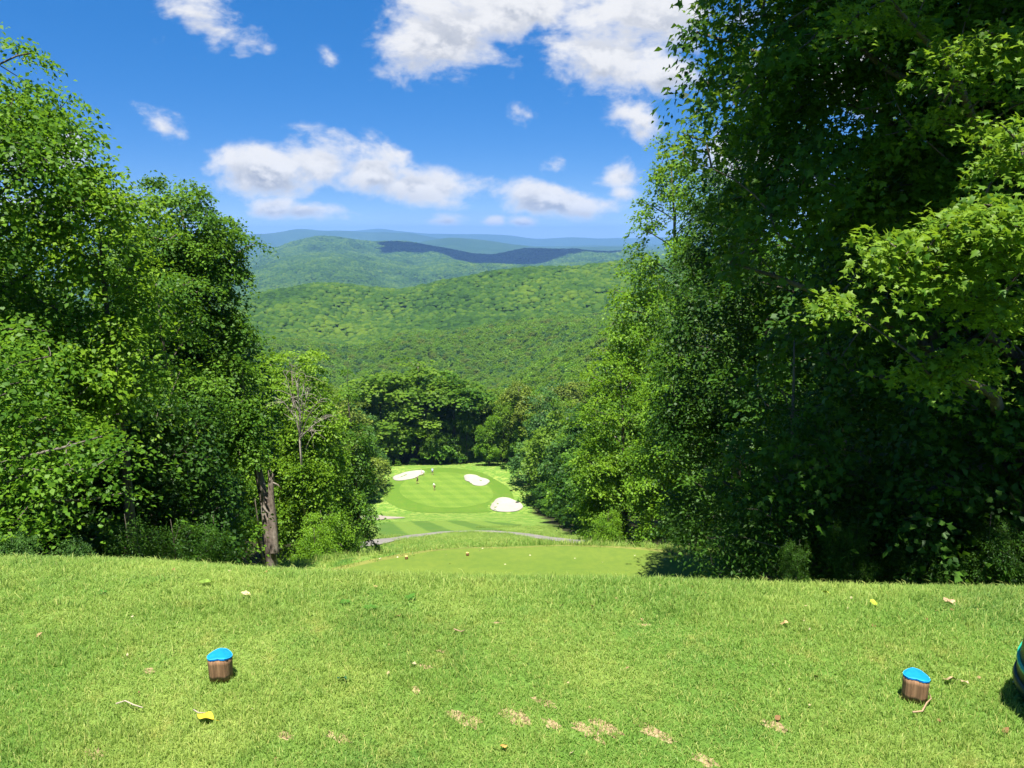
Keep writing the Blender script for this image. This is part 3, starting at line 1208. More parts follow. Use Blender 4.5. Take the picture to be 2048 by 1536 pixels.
# ------------------------------------------------------------------ trees that share a build (mid distance and background)
def variant(name, height, r0, lobes, cr, per, size, n_limb, mat, shape='oval', twigs=True, trunk_top=.9):
    C, O = clusters_in(lobes)
    f = np.linspace(0, 1, 8)
    P = np.stack([np.sin(f * 3 + r0) * .02 * height * f, np.cos(f * 2.5) * .02 * height * f, f * height * trunk_top], -1)
    P[0, 2] = -.8
    mb = MB()
    limbs(mb, P, r0 * (1 - .85 * f) * (1 + .4 * np.exp(-f * 12)), C, n_limb, .45, .02 * height / 20, 4, twigs)
    tm = mb.mesh(name + '_trunk')
    tm.materials.append(M['bark'])
    cm = leaf_mesh(name + '_crown', *foliage(C, O, cr, per, size, None, .36, .55), shape=shape)
    cm.materials.append(M[mat])
    return tm, cm


def rand_lobes(h, R, n, ncl, z0=.3, rs=None):
    out = [((0, 0, h * (z0 + 1) / 2), (R * .62, R * .62, h * (1 - z0) * .5), ncl)]
    for k in range(n):
        a = k * 2.4 + rng.uniform(-.5, .5)
        f = rng.uniform(.05, .85)
        z = h * (z0 + (1 - z0) * f)
        w = R * (.5 + .35 * math.sin(math.pi * min(1, f * 1.15 + .08)))
        out.append(((math.cos(a) * w * .85, math.sin(a) * w * .85, z), (R * .5, R * .5, h * .13), ncl // 2))
    return out


FV = [variant('background_tree', 20, .32, rand_lobes(20, R_, 7, n_, z_), 1.25, 95, .42, 9, m_, 'broad', False)
      for R_, n_, z_, m_ in ((5.8, 34, .03, 'leaf_oak'), (6.4, 36, .06, 'leaf_blue'), (5.2, 30, .04, 'leaf_bright'), (5.8, 34, .08, 'leaf_dark'), (4.8, 28, .2, 'leaf_olive'))]
MV = [variant('woodland_tree', 16, .22, rand_lobes(16, R_, 9, n_, z_), .72, 105, .21, 14, m_, 'oval', True)
      for R_, n_, z_, m_ in ((3.6, 38, .12, 'leaf_oak'), (3.9, 40, .10, 'leaf_bright'), (3.4, 36, .15, 'leaf_dark'))]
SV = [variant('shrub', 4.0, .05, [((0, 0, 1.9), (1.15, 1.15, 1.8), 74), ((.6, .2, 2.6), (.75, .75, .9), 30), ((-.6, -.2, 1.4), (.8, .7, .9), 34), ((.3, -.6, .9), (.8, .7, .8), 30)], .30, 88, .085, 14, m_, s_, True)
      for m_, s_ in (('leaf_oak', 'oval'), ('leaf_bright', 'oval'), ('leaf_dark', 'narrow'))]


NV = [variant('woodland_tree', 16, .22, rand_lobes(16, 3.6, 9, 40, .08), .62, 190, .125, 16, 'leaf_dark', 'oval', True)]


def place(name, var, x, y, h, href, label, cat='tree', group=None, wide=1.0, rz=None, mat=None, sink=0.0, z=None):
    root = empty(name, (x, y, (Hf(x, y) if z is None else z) - sink), rng.uniform(0, 6.28) if rz is None else rz)
    s_ = h / href
    for nm, me in zip(('trunk', 'crown'), var):
        o = link(nm, me, None, root)
        o.scale = (s_ * wide, s_ * wide, s_)
        if nm == 'crown':
            o['kind'] = 'stuff'
            if mat:
                o.material_slots[0].link = 'OBJECT'
                o.material_slots[0].material = M[mat]
    tag(root, label, cat, group)
    return root


def stand(var, u, d, vtop, label, wide=1.0, mat=None, group=None, name='background_tree', href=20, rz=None):
    """a tree on the ground at column u and depth d of the view, as tall as row vtop says"""
    p = at(u, vtop, d)
    g = Hf(p[0], p[1])
    return place(name, var, p[0], p[1], max(.8, p[2] - g), href, label, 'tree', group, wide, rz, mat)


GRP_G = 'trees standing round the putting green'
for k, u, d, vt, wd, mt, lab in [
    (1, 832, 206, 716, 1.85, 'leaf_far', 'tallest and broadest tree standing behind the putting green'),
    (1, 760, 204, 765, 1.35, 'leaf_far', 'rounded tree behind the back left bunker'),
    (3, 905, 205, 748, 1.4, 'leaf_oak', 'dark rounded tree right of the tallest tree behind the green'),
    (2, 978, 196, 838, .95, 'leaf_bright', 'pale green small tree beside the grassy gap behind the green'),
    (4, 1040, 192, 772, 1.0, 'leaf_olive', 'olive tree with a pale bare trunk right of the back right bunker'),
    (0, 1092, 174, 782, 1.0, 'leaf_blue', 'grey green tree with a pale trunk behind the right hand bunker'),
    (1, 1135, 160, 790, 1.0, 'leaf_far', 'tree leaning over the shade right of the right hand bunker'),
    (2, 718, 182, 840, 1.35, 'leaf_blue', 'tree at the left edge of the green surround beside the fairway'),
    (3, 792, 200, 850, .9, 'leaf_far', 'shaded low tree just behind the back left bunker'),
    (0, 868, 200, 845, .9, 'leaf_far', 'shaded low tree straight behind the light blue golfer'),
    (3, 932, 203, 830, .85, 'leaf_far', 'low tree at the left of the grassy gap behind the green'),
    (1, 1008, 205, 800, 1.0, 'leaf_far', 'tree between the pale green small tree and the olive tree'),
    (0, 690, 168, 800, 1.1, 'leaf_olive', 'tall tree at the woodland edge left of the fairway'),
    (2, 1056, 190, 830, .8, 'leaf_bright', 'bright low tree behind the pale trunk right of the green'),
]:
    stand(FV[k], u, d, vt - 12, lab, wd, mt, GRP_G)
GRP_B = 'treetops massed behind the trees at the putting green'
TOPS = [(665, 225, 768), (700, 240, 756), (742, 250, 762), (795, 245, 742), (850, 262, 758), (880, 240, 760), (930, 255, 772), (965, 245, 775), (1000, 262, 768), (1035, 240, 772),
                                (1070, 255, 760), (1105, 235, 768), (1140, 250, 756), (1180, 235, 748), (1220, 230, 740), (1260, 220, 725), (630, 235, 772), (580, 230, 770), (950, 222, 782), (985, 225, 778), (1020, 222, 772), (1055, 218, 765), (1092, 212, 770), (1125, 205, 762), (815, 232, 748), (735, 228, 768)]
rk = rank([t[0] for t in TOPS])
for i, (u, d, vt) in enumerate(TOPS):
    stand(FV[i % 5], u, d, vt + rng.uniform(-6, 8), '%s treetop from the left in the mass behind the putting green trees' % rk[i], rng.uniform(1.0, 1.3),
          ('leaf_far', 'leaf_bright', 'leaf_blue', 'leaf_olive', 'leaf_far')[i % 5], GRP_B)
GRP_R = 'trees along the right side of the fairway'
ROW = [(10.5, 72, 15), (10.5, 92, 17), (10, 112, 17), (11, 132, 18), (12.5, 150, 18), (12.5, 168, 17), (18, 82, 20), (19, 105, 20), (19, 128, 21), (18, 150, 21), (13, 185, 18), (3, 196, 17)]
rk = rank([t[1] for t in ROW])
for i, (x, y, h) in enumerate(ROW):
    place('background_tree', FV[(i * 2 + 1) % 5], x, y, h, 20, '%s tree from the cart path along the right side of the fairway' % rk[i], 'tree', GRP_R, 1.0, None, ('leaf_oak', 'leaf_dark', 'leaf_blue', 'leaf_bright')[i % 4])
GRP_L = 'trees along the left side of the fairway'
ROW = [(-21, 66, 18), (-25, 84, 19), (-31, 104, 19), (-38, 124, 19), (-42, 146, 19), (-41, 166, 18), (-38, 184, 18), (-30, 74, 20), (-34, 94, 20), (-43, 112, 20), (-50, 135, 20)]
rk = rank([t[1] for t in ROW])
for i, (x, y, h) in enumerate(ROW):
    place('background_tree', FV[(i * 2) % 5], x, y, h, 20, '%s tree from the cart path along the left side of the fairway' % rk[i], 'tree', GRP_L, 1.0, None, ('leaf_oak', 'leaf_olive', 'leaf_blue', 'leaf_bright')[i % 4])

# ------------------------------------------------------------------ near trees, right
def W(u, v, d):
    return tuple(at(u, v, d))


# the maple whose sunlit sprays reach in at the right edge
ext = []
def spray(u0, u1, v0, v1, d0, d1, n):
    for _ in range(n):
        ext.append(at(rng.uniform(u0, u1), rng.uniform(v0, v1), rng.uniform(d0, d1)))
spray(1770, 1840, 478, 540, 4.7, 5.1, 6)
spray(1810, 1900, 490, 590, 4.6, 5.2, 10)
spray(1880, 2000, 430, 560, 4.5, 5.1, 10)
spray(1960, 2120, 390, 540, 4.3, 5.0, 13)
spray(1960, 2120, 560, 640, 4.6, 5.2, 6)
spray(1820, 1960, 690, 770, 5.0, 5.6, 8)
spray(1880, 2100, 60, 160, 5.2, 6.0, 14)
spray(1970, 2120, 250, 340, 4.8, 5.4, 9)
spray(1690, 1860, -10, 70, 5.8, 6.6, 10)
spray(1640, 1680, 590, 625, 5.4, 5.8, 2)
spray(1350, 1420, 265, 320, 7.6, 8.2, 4)
spray(1850, 2100, 160, 260, 6.2, 6.8, 6)
maple_lobes = [((5.7, 9.6, 5.0), (3.7, 2.7, 4.0), 210), ((4.0, 9.3, 3.0), (2.1, 1.8, 2.4), 130), ((3.9, 10.4, 4.8), (1.8, 1.5, 2.4), 90), ((5.2, 9.0, 0.6), (3.2, 2.3, 2.4), 120), ((7.4, 7.8, 3.2), (1.7, 1.3, 3.0), 45), ((4.6, 9.6, 7.0), (2.6, 2.2, 2.0), 60)]
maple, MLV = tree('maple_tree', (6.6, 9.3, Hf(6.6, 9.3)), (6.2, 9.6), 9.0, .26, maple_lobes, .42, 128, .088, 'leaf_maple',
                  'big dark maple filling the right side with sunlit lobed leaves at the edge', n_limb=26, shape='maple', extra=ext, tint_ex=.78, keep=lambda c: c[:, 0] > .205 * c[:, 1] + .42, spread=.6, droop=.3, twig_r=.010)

# large leaves of the nearest sprays, one by one
def split_leaves(root, L, limit=300):
    P, nr, ax, sz, ti = L
    Wp = P + np.array(root.location)
    rel = Wp - np.array([0, 0, CAM_H])
    dep = rel[:, 1] * CP - rel[:, 2] * SP
    u = 1024 + FPX * rel[:, 0] / dep
    v = 768 - FPX * (rel[:, 1] * SP + rel[:, 2] * CP) / dep
    ok = (u > 0) & (u < 2060) & (v > 0) & (v < 1536)
    score = np.where(ok, sz / dep, -1)
    # of the many near leaves, those on the side towards the light and the viewer
    pick = np.argsort(-score)[:limit]
    crown = [c for c in root.children if c.name.startswith('crown')][0]
    protos = []
    for t in (.25, .45, .65, .85):
        me = leaf_mesh('maple_leaf_blade', np.zeros((1, 3)), np.array([[0, 0, 1.]]), np.array([[0, 1., 0]]), np.ones(1), np.array([t]), 'maple_fine')
        me.materials.append(M['leaf_maple'])
        protos.append(me)
    n_ = unit(nr)
    a_ = unit(ax - n_ * (ax * n_).sum(-1, keepdims=True))
    b_ = np.cross(n_, a_)
    for i in pick:
        me = protos[min(3, int(ti[i] * 4))]
        o = bpy.data.objects.new('leaf', me)
        COL.objects.link(o)
        o.parent = crown
        m = Matrix.Identity(4)
        for r_ in range(3):
            m[r_][0], m[r_][1], m[r_][2], m[r_][3] = -b_[i][r_] * sz[i], a_[i][r_] * sz[i], n_[i][r_] * sz[i], P[i][r_]
        if m.to_3x3().determinant() < 0:
            for r_ in range(3):
                m[r_][0] = -m[r_][0]
        o.matrix_local = m
    rest = np.ones(len(P), bool)
    rest[pick] = False
    me = leaf_mesh('maple_crown_rest', P[rest], nr[rest], ax[rest], sz[rest], ti[rest], 'maple')
    me.materials.append(M['leaf_maple'])
    old = crown.data
    crown.data = me
    bpy.data.meshes.remove(old)


split_leaves(maple, MLV)

tree('added_shade_tree', (9.4, 8.0, Hf(9.4, 8.0)), (8.6, 8.0), 11.5, .34,  # unseen tree added so that its high crown shades the maple
     [((5.6, 7.9, 8.0), (3.3, 2.5, 1.7), 150), ((8.6, 7.4, 8.2), (3.2, 2.8, 2.2), 120), ((7.0, 8.6, 10.4), (3.4, 3.0, 1.8), 90), ((3.6, 8.6, 7.2), (1.5, 1.7, 1.0), 46), ((4.8, 7.0, 6.8), (2.4, 1.4, .9), 70), ((7.4, 6.6, 6.8), (2.2, 1.4, 1.0), 60), ((3.5, 5.9, 7.3), (1.9, 1.2, .9), 70), ((6.2, 5.6, 7.5), (2.6, 1.2, 1.0), 80)],
     .62, 120, .165, 'leaf_oak', 'tall tree whose high crown closes over the maple at the right', n_limb=22, twig_r=.014)

# shaded small trees at the brow in front of and below the maple
tree('young_hemlock', (3.15, 8.3, Hf(3.15, 8.3)), (3.1, 8.3), .6, .06, [((3.05, 8.2, -.9), (.75, .7, 1.2), 60), ((2.75, 8.0, -1.6), (.75, .7, .8), 45), ((3.6, 8.1, -1.5), (.8, .7, .9), 40)],
     .34, 150, .05, 'leaf_dark', 'dark drooping young evergreen at the edge of the tee under the maple', bark='bark', n_limb=12, shape='narrow', droop=.8, twig_r=.006)
tree('understory_tree', (5.2, 7.3, Hf(5.2, 7.3)), (5.0, 7.3), .9, .07, [((4.9, 7.4, -.8), (1.3, .9, 1.3), 70), ((6.2, 7.0, -1.2), (1.2, .9, 1.0), 50), ((4.1, 7.5, -1.5), (.9, .8, .7), 36)],
     .34, 85, .085, 'leaf_dark', 'shaded leafy sapling below the maple beside the tee edge', n_limb=12, twig_r=.006)
# darker tree beyond, right of the lower tee
tree('shaded_tree', (11.2, 37, Hf(11.2, 37)), (10.6, 37), 5.6, .3, [((10.6, 37, -2.5), (3.2, 3, 7.4), 170), ((8.9, 36.6, -7.6), (1.7, 1.8, 3.4), 66), ((9.6, 36.5, 1.0), (1.9, 1.8, 2.8), 50), ((9.4, 35.8, -12), (2.1, 1.8, 2.2), 50)],
     .75, 110, .16, 'leaf_dark', 'tall dark tree beside the right end of the lower tee', n_limb=18, twig_r=.012)
tree('overhanging_tree', (8.9, 23.6, Hf(8.9, 23.6)), (7.4, 24.2), 3.5, .22,
     [((6.7, 24.2, -2.2), (2.0, 1.6, 4.4), 130), ((5.7, 24, -4.8), (1.2, 1.2, 2.0), 44), ((7.4, 24, 3.0), (1.9, 1.6, 2.4), 60), ((6.7, 24.3, -7.4), (1.4, 1.3, 1.3), 40)],
     .55, 125, .125, 'leaf_dark', 'dark tree hanging over the right end of the lower tee', n_limb=18, twig_r=.01)
# sunlit trees further down the right side
tree('tall_sunlit_tree', (13.6, 60, Hf(13.6, 60)), (12.4, 60), 6.5, .4, [((12.0, 60, -1.0), (3.2, 3.2, 8.0), 110), ((9.9, 59, -5.0), (2.6, 2.4, 4.5), 70), ((8.2, 58.6, -9.0), (2.2, 2.2, 3.4), 50), ((12.3, 60, 5.0), (1.6, 1.6, 2.6), 26)],
     .85, 70, .25, 'leaf_bright', 'tall loose crowned sunlit tree on the right with thin branches against the sky', n_limb=24, twig_r=.02, flat=.4)
tree('sunlit_tree', (8.6, 56, Hf(8.6, 56)), (8.2, 56), -8.5, .28, [((8.0, 56, -13.5), (3.0, 3.0, 5.5), 120), ((6.6, 55, -16.5), (1.9, 2.0, 3.6), 60), ((9.8, 55, -17), (2.0, 2.0, 3.6), 50), ((7.0, 55.2, -20), (1.9, 1.8, 2.0), 40)],
     .7, 115, .2, 'leaf_lime', 'bright sunlit tree standing right of the cart path', n_limb=18, twig_r=.014)
tree('sunlit_tree', (11.5, 50, Hf(11.5, 50)), (11, 50), -4.5, .28, [((10.8, 50, -9.5), (2.4, 2.6, 5.0), 90), ((9.6, 49.5, -14), (2.0, 2.0, 4.0), 60), ((10.5, 49, -18), (2.2, 2, 2.5), 45)],
     .7, 100, .2, 'leaf_bright', 'half shaded tree between the dark tall tree and the bright sunlit tree', n_limb=18, twig_r=.014)
GRP_W = 'shaded trees inside the right hand wood'
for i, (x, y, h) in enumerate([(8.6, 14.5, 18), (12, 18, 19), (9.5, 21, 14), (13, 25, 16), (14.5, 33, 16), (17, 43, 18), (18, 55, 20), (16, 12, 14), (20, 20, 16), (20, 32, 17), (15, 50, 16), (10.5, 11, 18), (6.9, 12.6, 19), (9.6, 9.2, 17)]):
    place('woodland_tree', NV[0] if y < 19 else MV[i % 3], x, y, h, 16, 'shaded tree inside the dark wood behind the maple', 'tree', GRP_W, 1.15 if x > 9 else .85, None, 'leaf_dark' if y < 26 else ('leaf_dark', 'leaf_oak', 'leaf_dark')[i % 3])  # nearer trees take darker leaves, the wood's shade put into their colour

# ------------------------------------------------------------------ near trees, left
tree('oak_tree', (-9.8, 13.2, Hf(-9.8, 13.2)), (-9.6, 13.2), 5.4, .24,
     [((-9.7, 13, 3.4), (2.5, 2.2, 2.5), 110), ((-8.2, 12.6, 2.5), (1.6, 1.6, 1.8), 84), ((-8.6, 12.4, -.6), (2.0, 1.8, 2.0), 60), ((-10.6, 12.2, .4), (2.2, 2.0, 2.6), 60)],
     .50, 190, .088, 'leaf_sun', 'tall oak at the left edge with its crown against the sky', n_limb=24, twig_r=.010, flat=.24, dens=1.08)
tree('low_branching_tree', (-8.6, 9.6, Hf(-8.6, 9.6)), (-8.4, 9.8), 1.6, .14,
     [((-7.0, 9.4, .1), (1.4, 1.1, .9), 44), ((-6.0, 9.2, -.8), (1.1, 1.0, .6), 34), ((-6.6, 9.0, -1.6), (1.4, 1.0, .5), 34), ((-5.2, 9.5, -1.0), (.6, .8, .35), 14)],
     .56, 125, .075, 'leaf_sun', 'low tree with bright layered sprays at the left edge', n_limb=18, flat=.10, droop=.35, out=.25, dens=.62, twig_r=.008)
tree('yellow_green_tree', (-7.2, 13.4, Hf(-7.2, 13.4)), (-6.9, 13.2), 2.4, .13,
     [((-6.9, 13, 1.4), (1.0, 1.1, 1.5), 56), ((-6.7, 12.8, -.5), (1.0, 1.1, 1.3), 46), ((-7.8, 12.8, -.6), (1.2, 1.0, 1.4), 46)],
     .40, 115, .09, 'leaf_lime', 'yellow green tree in front of the oak and the leaning tree', n_limb=18, twig_r=.008)
# leaning tree with the thick weathered base
lb = hit(547, 1108, 10)
LP = [W(548, 1150, 24), W(540, 1090, 24), W(530, 1010, 24), W(514, 930, 24.1), W(494, 840, 24.2), W(472, 750, 24.3), W(446, 680, 24.4), W(412, 600, 24.5), W(378, 500, 24.6), W(362, 420, 24.7)]
LP[0] = (LP[0][0], LP[0][1], Hf(LP[0][0], LP[0][1]) - .4)
lean_root, _ = tree('leaning_tree', LP[0], (0, 0), 0, .30,
     [((-10.6, 24.6, 1.5), (2.0, 1.7, 1.9), 110), ((-9.7, 24.4, .3), (1.2, 1.4, 1.4), 70), ((-11.6, 24.4, .5), (1.6, 1.5, 1.7), 60), ((-9.9, 24.3, -1.4), (.8, 1.0, .8), 22), (W(482, 850, 23.9), (.55, .6, .9), 26), (W(452, 740, 24.1), (.6, .6, .8), 26), (W(500, 900, 23.8), (.45, .5, .5), 14), (W(470, 660, 24.3), (.35, .5, .7), 14)],
     .46, 150, .115, 'leaf_oak', 'leaning tree with a thick weathered base and round dark crown against the hills', bark='bark_stub', n_limb=20, twig_r=.011, lean=LP)
# its broken second stem
mb = MB()
b0 = np.array(LP[0])
sp = np.array([W(549, 1105, 23.9), W(545, 1040, 23.85), W(541, 985, 23.85), W(543, 958, 23.8)]) - b0
mb.tube(sp, [.13, .12, .10, .08], 12, False, .06)
for k in range(9):
    a = k * .7
    c = sp[-1] + np.array([math.cos(a) * .06, math.sin(a) * .06, -.08])
    mb.tube([c, c + np.array([math.cos(a) * .02, math.sin(a) * .02, rng.uniform(.12, .42)])], [.045, .006], 4, True)
mb.tube([sp[-1] + [.05, -.05, -.1], sp[-1] + [.22, -.1, -.15], sp[-1] + [.34, -.1, -.32]], [.03, .02, .006], 4)
so = link('broken_stem', mb.mesh('broken_stem'), M['bark_stub'], lean_root)
so['label'] = 'broken second stem with a splintered top'

# slender pale trunk seen in the gap
tree('slender_tree', (at(362, 900, 20)[0], 19.4, Hf(at(362, 900, 20)[0], 19.4)), (at(350, 560, 20)[0], 19.4), at(350, 560, 20)[2], .13,
     [((-8.6, 19.5, -.2), (1.0, 1.0, 1.5), 34), ((-8.2, 19.3, -2.4), (1.3, 1.2, 1.0), 34)], .4, 100, .10, 'leaf_oak', 'slender tree with a pale straight stem seen through the leaves', n_limb=12, twig_r=.008)
tree('understory_tree', (-8.4, 18.2, Hf(-8.4, 18.2)), (-8.4, 18), -3.0, .12,
     [((-8.4, 18, -3.4), (1.5, 1.3, 1.8), 70), ((-7.6, 18, -5.4), (.9, 1.2, 1.5), 46), ((-9.6, 17.6, -4.6), (1.6, 1.3, 1.9), 60), ((-8.4, 17.4, -7.0), (1.3, 1.2, 1.4), 50)],
     .48, 95, .11, 'leaf_dark', 'dark shaded tree filling the hollow left of the weathered trunk', n_limb=16, twig_r=.008)
tree('understory_tree', (-7.2, 20.6, Hf(-7.2, 20.6)), (-7.1, 20.4), -5.5, .09,
     [((-7.7, 20, -6.5), (.55, .7, .9), 30), ((-7.6, 20, -8.2), (.5, .7, .9), 26)], .4, 80, .12, 'leaf_bright', 'small bright sapling beside the weathered trunk', n_limb=8, twig_r=.007)
# sunlit pair down the left side
tree('sunlit_tree', (-13.6, 46, Hf(-13.6, 46)), (-13.2, 46), -6.5, .3,
     [((-13.8, 46, -8.2), (2.7, 2.6, 3.4), 90), ((-12.4, 45, -12.0), (2.5, 2.3, 2.8), 80), ((-15.0, 45, -13.4), (2.4, 2.2, 3.2), 70), ((-13.2, 44.4, -16.0), (2.6, 2.2, 2.4), 70), ((-12.0, 44.6, -9.6), (1.7, 1.8, 1.8), 40), ((-11.7, 42.8, -12.6), (1.3, .9, 1.7), 40)],
     .68, 125, .18, 'leaf_lime', 'rounded sunlit tree right of the weathered trunk', n_limb=20, twig_r=.012)
tree('columnar_tree', (-11.0, 51, Hf(-11.0, 51)), (-11.0, 51), -9.0, .22,
     [((-11.2, 51, -14.5), (1.5, 1.8, 5.5), 110), ((-10.7, 50.6, -18.5), (1.4, 1.5, 2.6), 50)], .6, 100, .18, 'leaf_oak', 'narrow dark tree right of the rounded sunlit tree by the fairway', n_limb=14, twig_r=.012)
# dead tangle of bare branches in front of it
mb = MB()
dbase = np.array([-12.2, 45.4, Hf(-12.2, 45.4)])
KN = [np.array(W(u_, v_, d_)) - dbase for u_, v_, d_ in [(606, 1010, 45.2), (604, 940, 44.2), (600, 880, 42.8)]]
mb.tube([np.array([0, 0, -.3])] + KN, [.08, .07, .065, .06], 7, True)
for u_, v_ in [(566, 742), (580, 726), (598, 745), (622, 772), (642, 800), (652, 838), (632, 862), (560, 800), (612, 752)]:
    e_ = np.array(W(u_, v_, rng.uniform(41.2, 42.6))) - dbase
    mid = KN[2] * .45 + e_ * .55 + np.array([rng.normal() * .25, 0, .5])
    t = np.linspace(0, 1, 10)[:, None]
    P_ = (1 - t) ** 2 * KN[2] + 2 * t * (1 - t) * mid + t * t * e_
    mb.tube(P_, np.linspace(.032, .009, 10), 5, False)
    for q in range(13):
        i_ = rng.integers(3, 10)
        g_ = unit(rng.normal(size=3) * [1, .5, .8] + (P_[i_] - P_[i_ - 1]) * 3) * rng.uniform(.3, 1.1)
        e2 = P_[i_] + g_ + np.array([0, 0, -.25 * rng.uniform(0, 1)])
        m2 = P_[i_] + g_ * .5 + rng.normal(size=3) * .12 + np.array([0, 0, .12])
        t2 = np.linspace(0, 1, 6)[:, None]
        Q_ = (1 - t2) ** 2 * P_[i_] + 2 * t2 * (1 - t2) * m2 + t2 * t2 * e2
        mb.tube(Q_, np.linspace(.013, .005, 6), 4, False)
dead = empty('dead_tree', dbase)
link('trunk', mb.mesh('dead_tree_trunk'), M['deadwood'], dead)
tag(dead, 'dead tree with a pale tangle of bare branches before the rounded sunlit tree', 'dead tree')
GRP_V = 'shaded trees inside the left hand wood'
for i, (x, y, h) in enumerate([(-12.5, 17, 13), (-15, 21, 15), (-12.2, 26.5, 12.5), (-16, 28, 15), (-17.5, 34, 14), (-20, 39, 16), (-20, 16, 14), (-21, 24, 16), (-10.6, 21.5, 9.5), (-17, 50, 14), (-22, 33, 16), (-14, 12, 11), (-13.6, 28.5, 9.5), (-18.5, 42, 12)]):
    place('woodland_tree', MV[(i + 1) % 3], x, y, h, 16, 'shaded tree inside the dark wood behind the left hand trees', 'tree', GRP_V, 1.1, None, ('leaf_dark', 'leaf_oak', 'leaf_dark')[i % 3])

# shrubs along the brow and the wood edges
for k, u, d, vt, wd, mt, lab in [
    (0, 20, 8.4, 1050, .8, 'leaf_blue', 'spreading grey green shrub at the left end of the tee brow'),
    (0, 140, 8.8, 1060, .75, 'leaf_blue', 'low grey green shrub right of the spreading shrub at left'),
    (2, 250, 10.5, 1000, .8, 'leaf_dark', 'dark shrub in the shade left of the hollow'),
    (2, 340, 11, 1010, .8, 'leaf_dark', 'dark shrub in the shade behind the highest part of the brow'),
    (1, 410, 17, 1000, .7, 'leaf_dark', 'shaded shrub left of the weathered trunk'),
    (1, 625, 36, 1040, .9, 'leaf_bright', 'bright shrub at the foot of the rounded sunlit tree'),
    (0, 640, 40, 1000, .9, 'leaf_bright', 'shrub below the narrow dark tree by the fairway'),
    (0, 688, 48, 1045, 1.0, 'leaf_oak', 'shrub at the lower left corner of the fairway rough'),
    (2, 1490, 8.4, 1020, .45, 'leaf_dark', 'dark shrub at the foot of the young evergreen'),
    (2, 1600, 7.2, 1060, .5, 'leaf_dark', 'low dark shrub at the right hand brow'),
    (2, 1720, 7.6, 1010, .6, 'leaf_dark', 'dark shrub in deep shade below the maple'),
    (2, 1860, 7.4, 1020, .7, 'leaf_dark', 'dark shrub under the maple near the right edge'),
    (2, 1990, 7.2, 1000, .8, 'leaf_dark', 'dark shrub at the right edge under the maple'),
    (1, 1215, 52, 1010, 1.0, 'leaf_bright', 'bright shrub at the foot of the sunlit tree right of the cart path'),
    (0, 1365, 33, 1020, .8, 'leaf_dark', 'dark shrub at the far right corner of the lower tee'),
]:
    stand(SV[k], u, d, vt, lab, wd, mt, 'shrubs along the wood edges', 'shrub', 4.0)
GRP_U = 'understorey shrubs round the putting green'
UND = [(742, 182, 935), (765, 192, 915), (795, 197, 918), (828, 200, 915), (860, 202, 915), (890, 203, 912), (915, 204, 915), (1008, 192, 925), (1030, 188, 932), (1055, 180, 945), (1075, 172, 962),
                                (1095, 162, 975), (1110, 152, 990), (1118, 140, 1000), (1128, 126, 1010), (1140, 112, 1010), (1150, 98, 1015), (728, 165, 960), (716, 150, 985), (705, 135, 1000), (695, 118, 1010), (1075, 185, 930), (1095, 172, 940), (1120, 155, 955), (1135, 140, 965)]
rk = rank([t[0] for t in UND])
for i, (u, d, vt) in enumerate(UND):
    stand(FV[i % 4], u, d, vt, '%s leafy shrub from the left along the wood edge round the putting green' % rk[i], 1.9, ('leaf_oak', 'leaf_dark', 'leaf_bright', 'leaf_dark')[i % 4], GRP_U, 'shrub')

# ------------------------------------------------------------------ grass
def tuft(seed, n, rad, l0, l1, w, bend=.7, stray=0.0):
    rs = np.random.default_rng(seed)
    th, rho = rs.uniform(0, 6.28, n), np.sqrt(rs.uniform(0, 1, n)) * rad
    B = np.stack([np.cos(th) * rho, np.sin(th) * rho, np.full(n, -.004)], -1)
    ln = rs.uniform(l0, l1, n)
    if stray:
        ln = np.where(rs.uniform(size=n) < stray, ln * 1.7, ln)
    a = rs.uniform(0, 6.28, n)
    d = np.stack([np.cos(a), np.sin(a), np.zeros(n)], -1)
    s_ = np.stack([-np.sin(a), np.cos(a), np.zeros(n)], -1)
    tw = rs.uniform(-.8, .8, n)[:, None]
    s_ = unit(s_ + d * tw)
    k = rs.uniform(.15, 1.0, n) * bend
    up = np.array([0, 0, 1.0])
    p1 = B + (up * np.cos(k * .5)[:, None] + d * np.sin(k * .5)[:, None]) * (ln * .55)[:, None]
    p2 = p1 + (up * np.cos(k * 1.6)[:, None] + d * np.sin(k * 1.6)[:, None]) * (ln * .45)[:, None]
    ww = (w * rs.uniform(.7, 1.3, n))[:, None]
    V = np.stack([B - s_ * ww * .5, B + s_ * ww * .5, p1 + s_ * ww * .42, p1 - s_ * ww * .42, p2], 1).reshape(-1, 3)
    i = np.arange(n)[:, None] * 5
    L = np.concatenate([i, i + 1, i + 2, i + 3, i + 3, i + 2, i + 4], 1).reshape(-1)
    S = np.tile([4, 3], n)
    tint = np.repeat(rs.uniform(0, 1, n), 5)
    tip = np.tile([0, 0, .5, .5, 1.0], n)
    me = raw_mesh('grass_tuft', V, L, S, False, {'tint': tint, 'tip': tip})
    me.materials.append(M['blade'])
    return me


DIVOTS = [(927, 1437, .075, .028, .7), (1032, 1433, .07, .034, .7), (1104, 1448, .045, .02, .7), (1178, 1462, .07, .03, .75), (1213, 1458, .075, .03, .8), (1312, 1466, .09, .028, .7),
          (1088, 1404, .05, .02, .6), (190, 1506, .04, .025, .5), (570, 1472, .03, .02, .3), (678, 1476, .05, .02, .6), (1550, 1452, .05, .025, .5), (1410, 1520, .05, .025, .6), (848, 1333, .035, .014, .2),
          (832, 1380, .03, .013, 1.2), (297, 1342, .03, .015, .4), (882, 1302, .025, .010, .1), (995, 1246, .03, .01, 0), (1290, 1250, .03, .01, 0)]
DV = [(hit(u, v, 1.5, 8, H)[:2], a, b, -ang) for u, v, a, b, ang in DIVOTS]


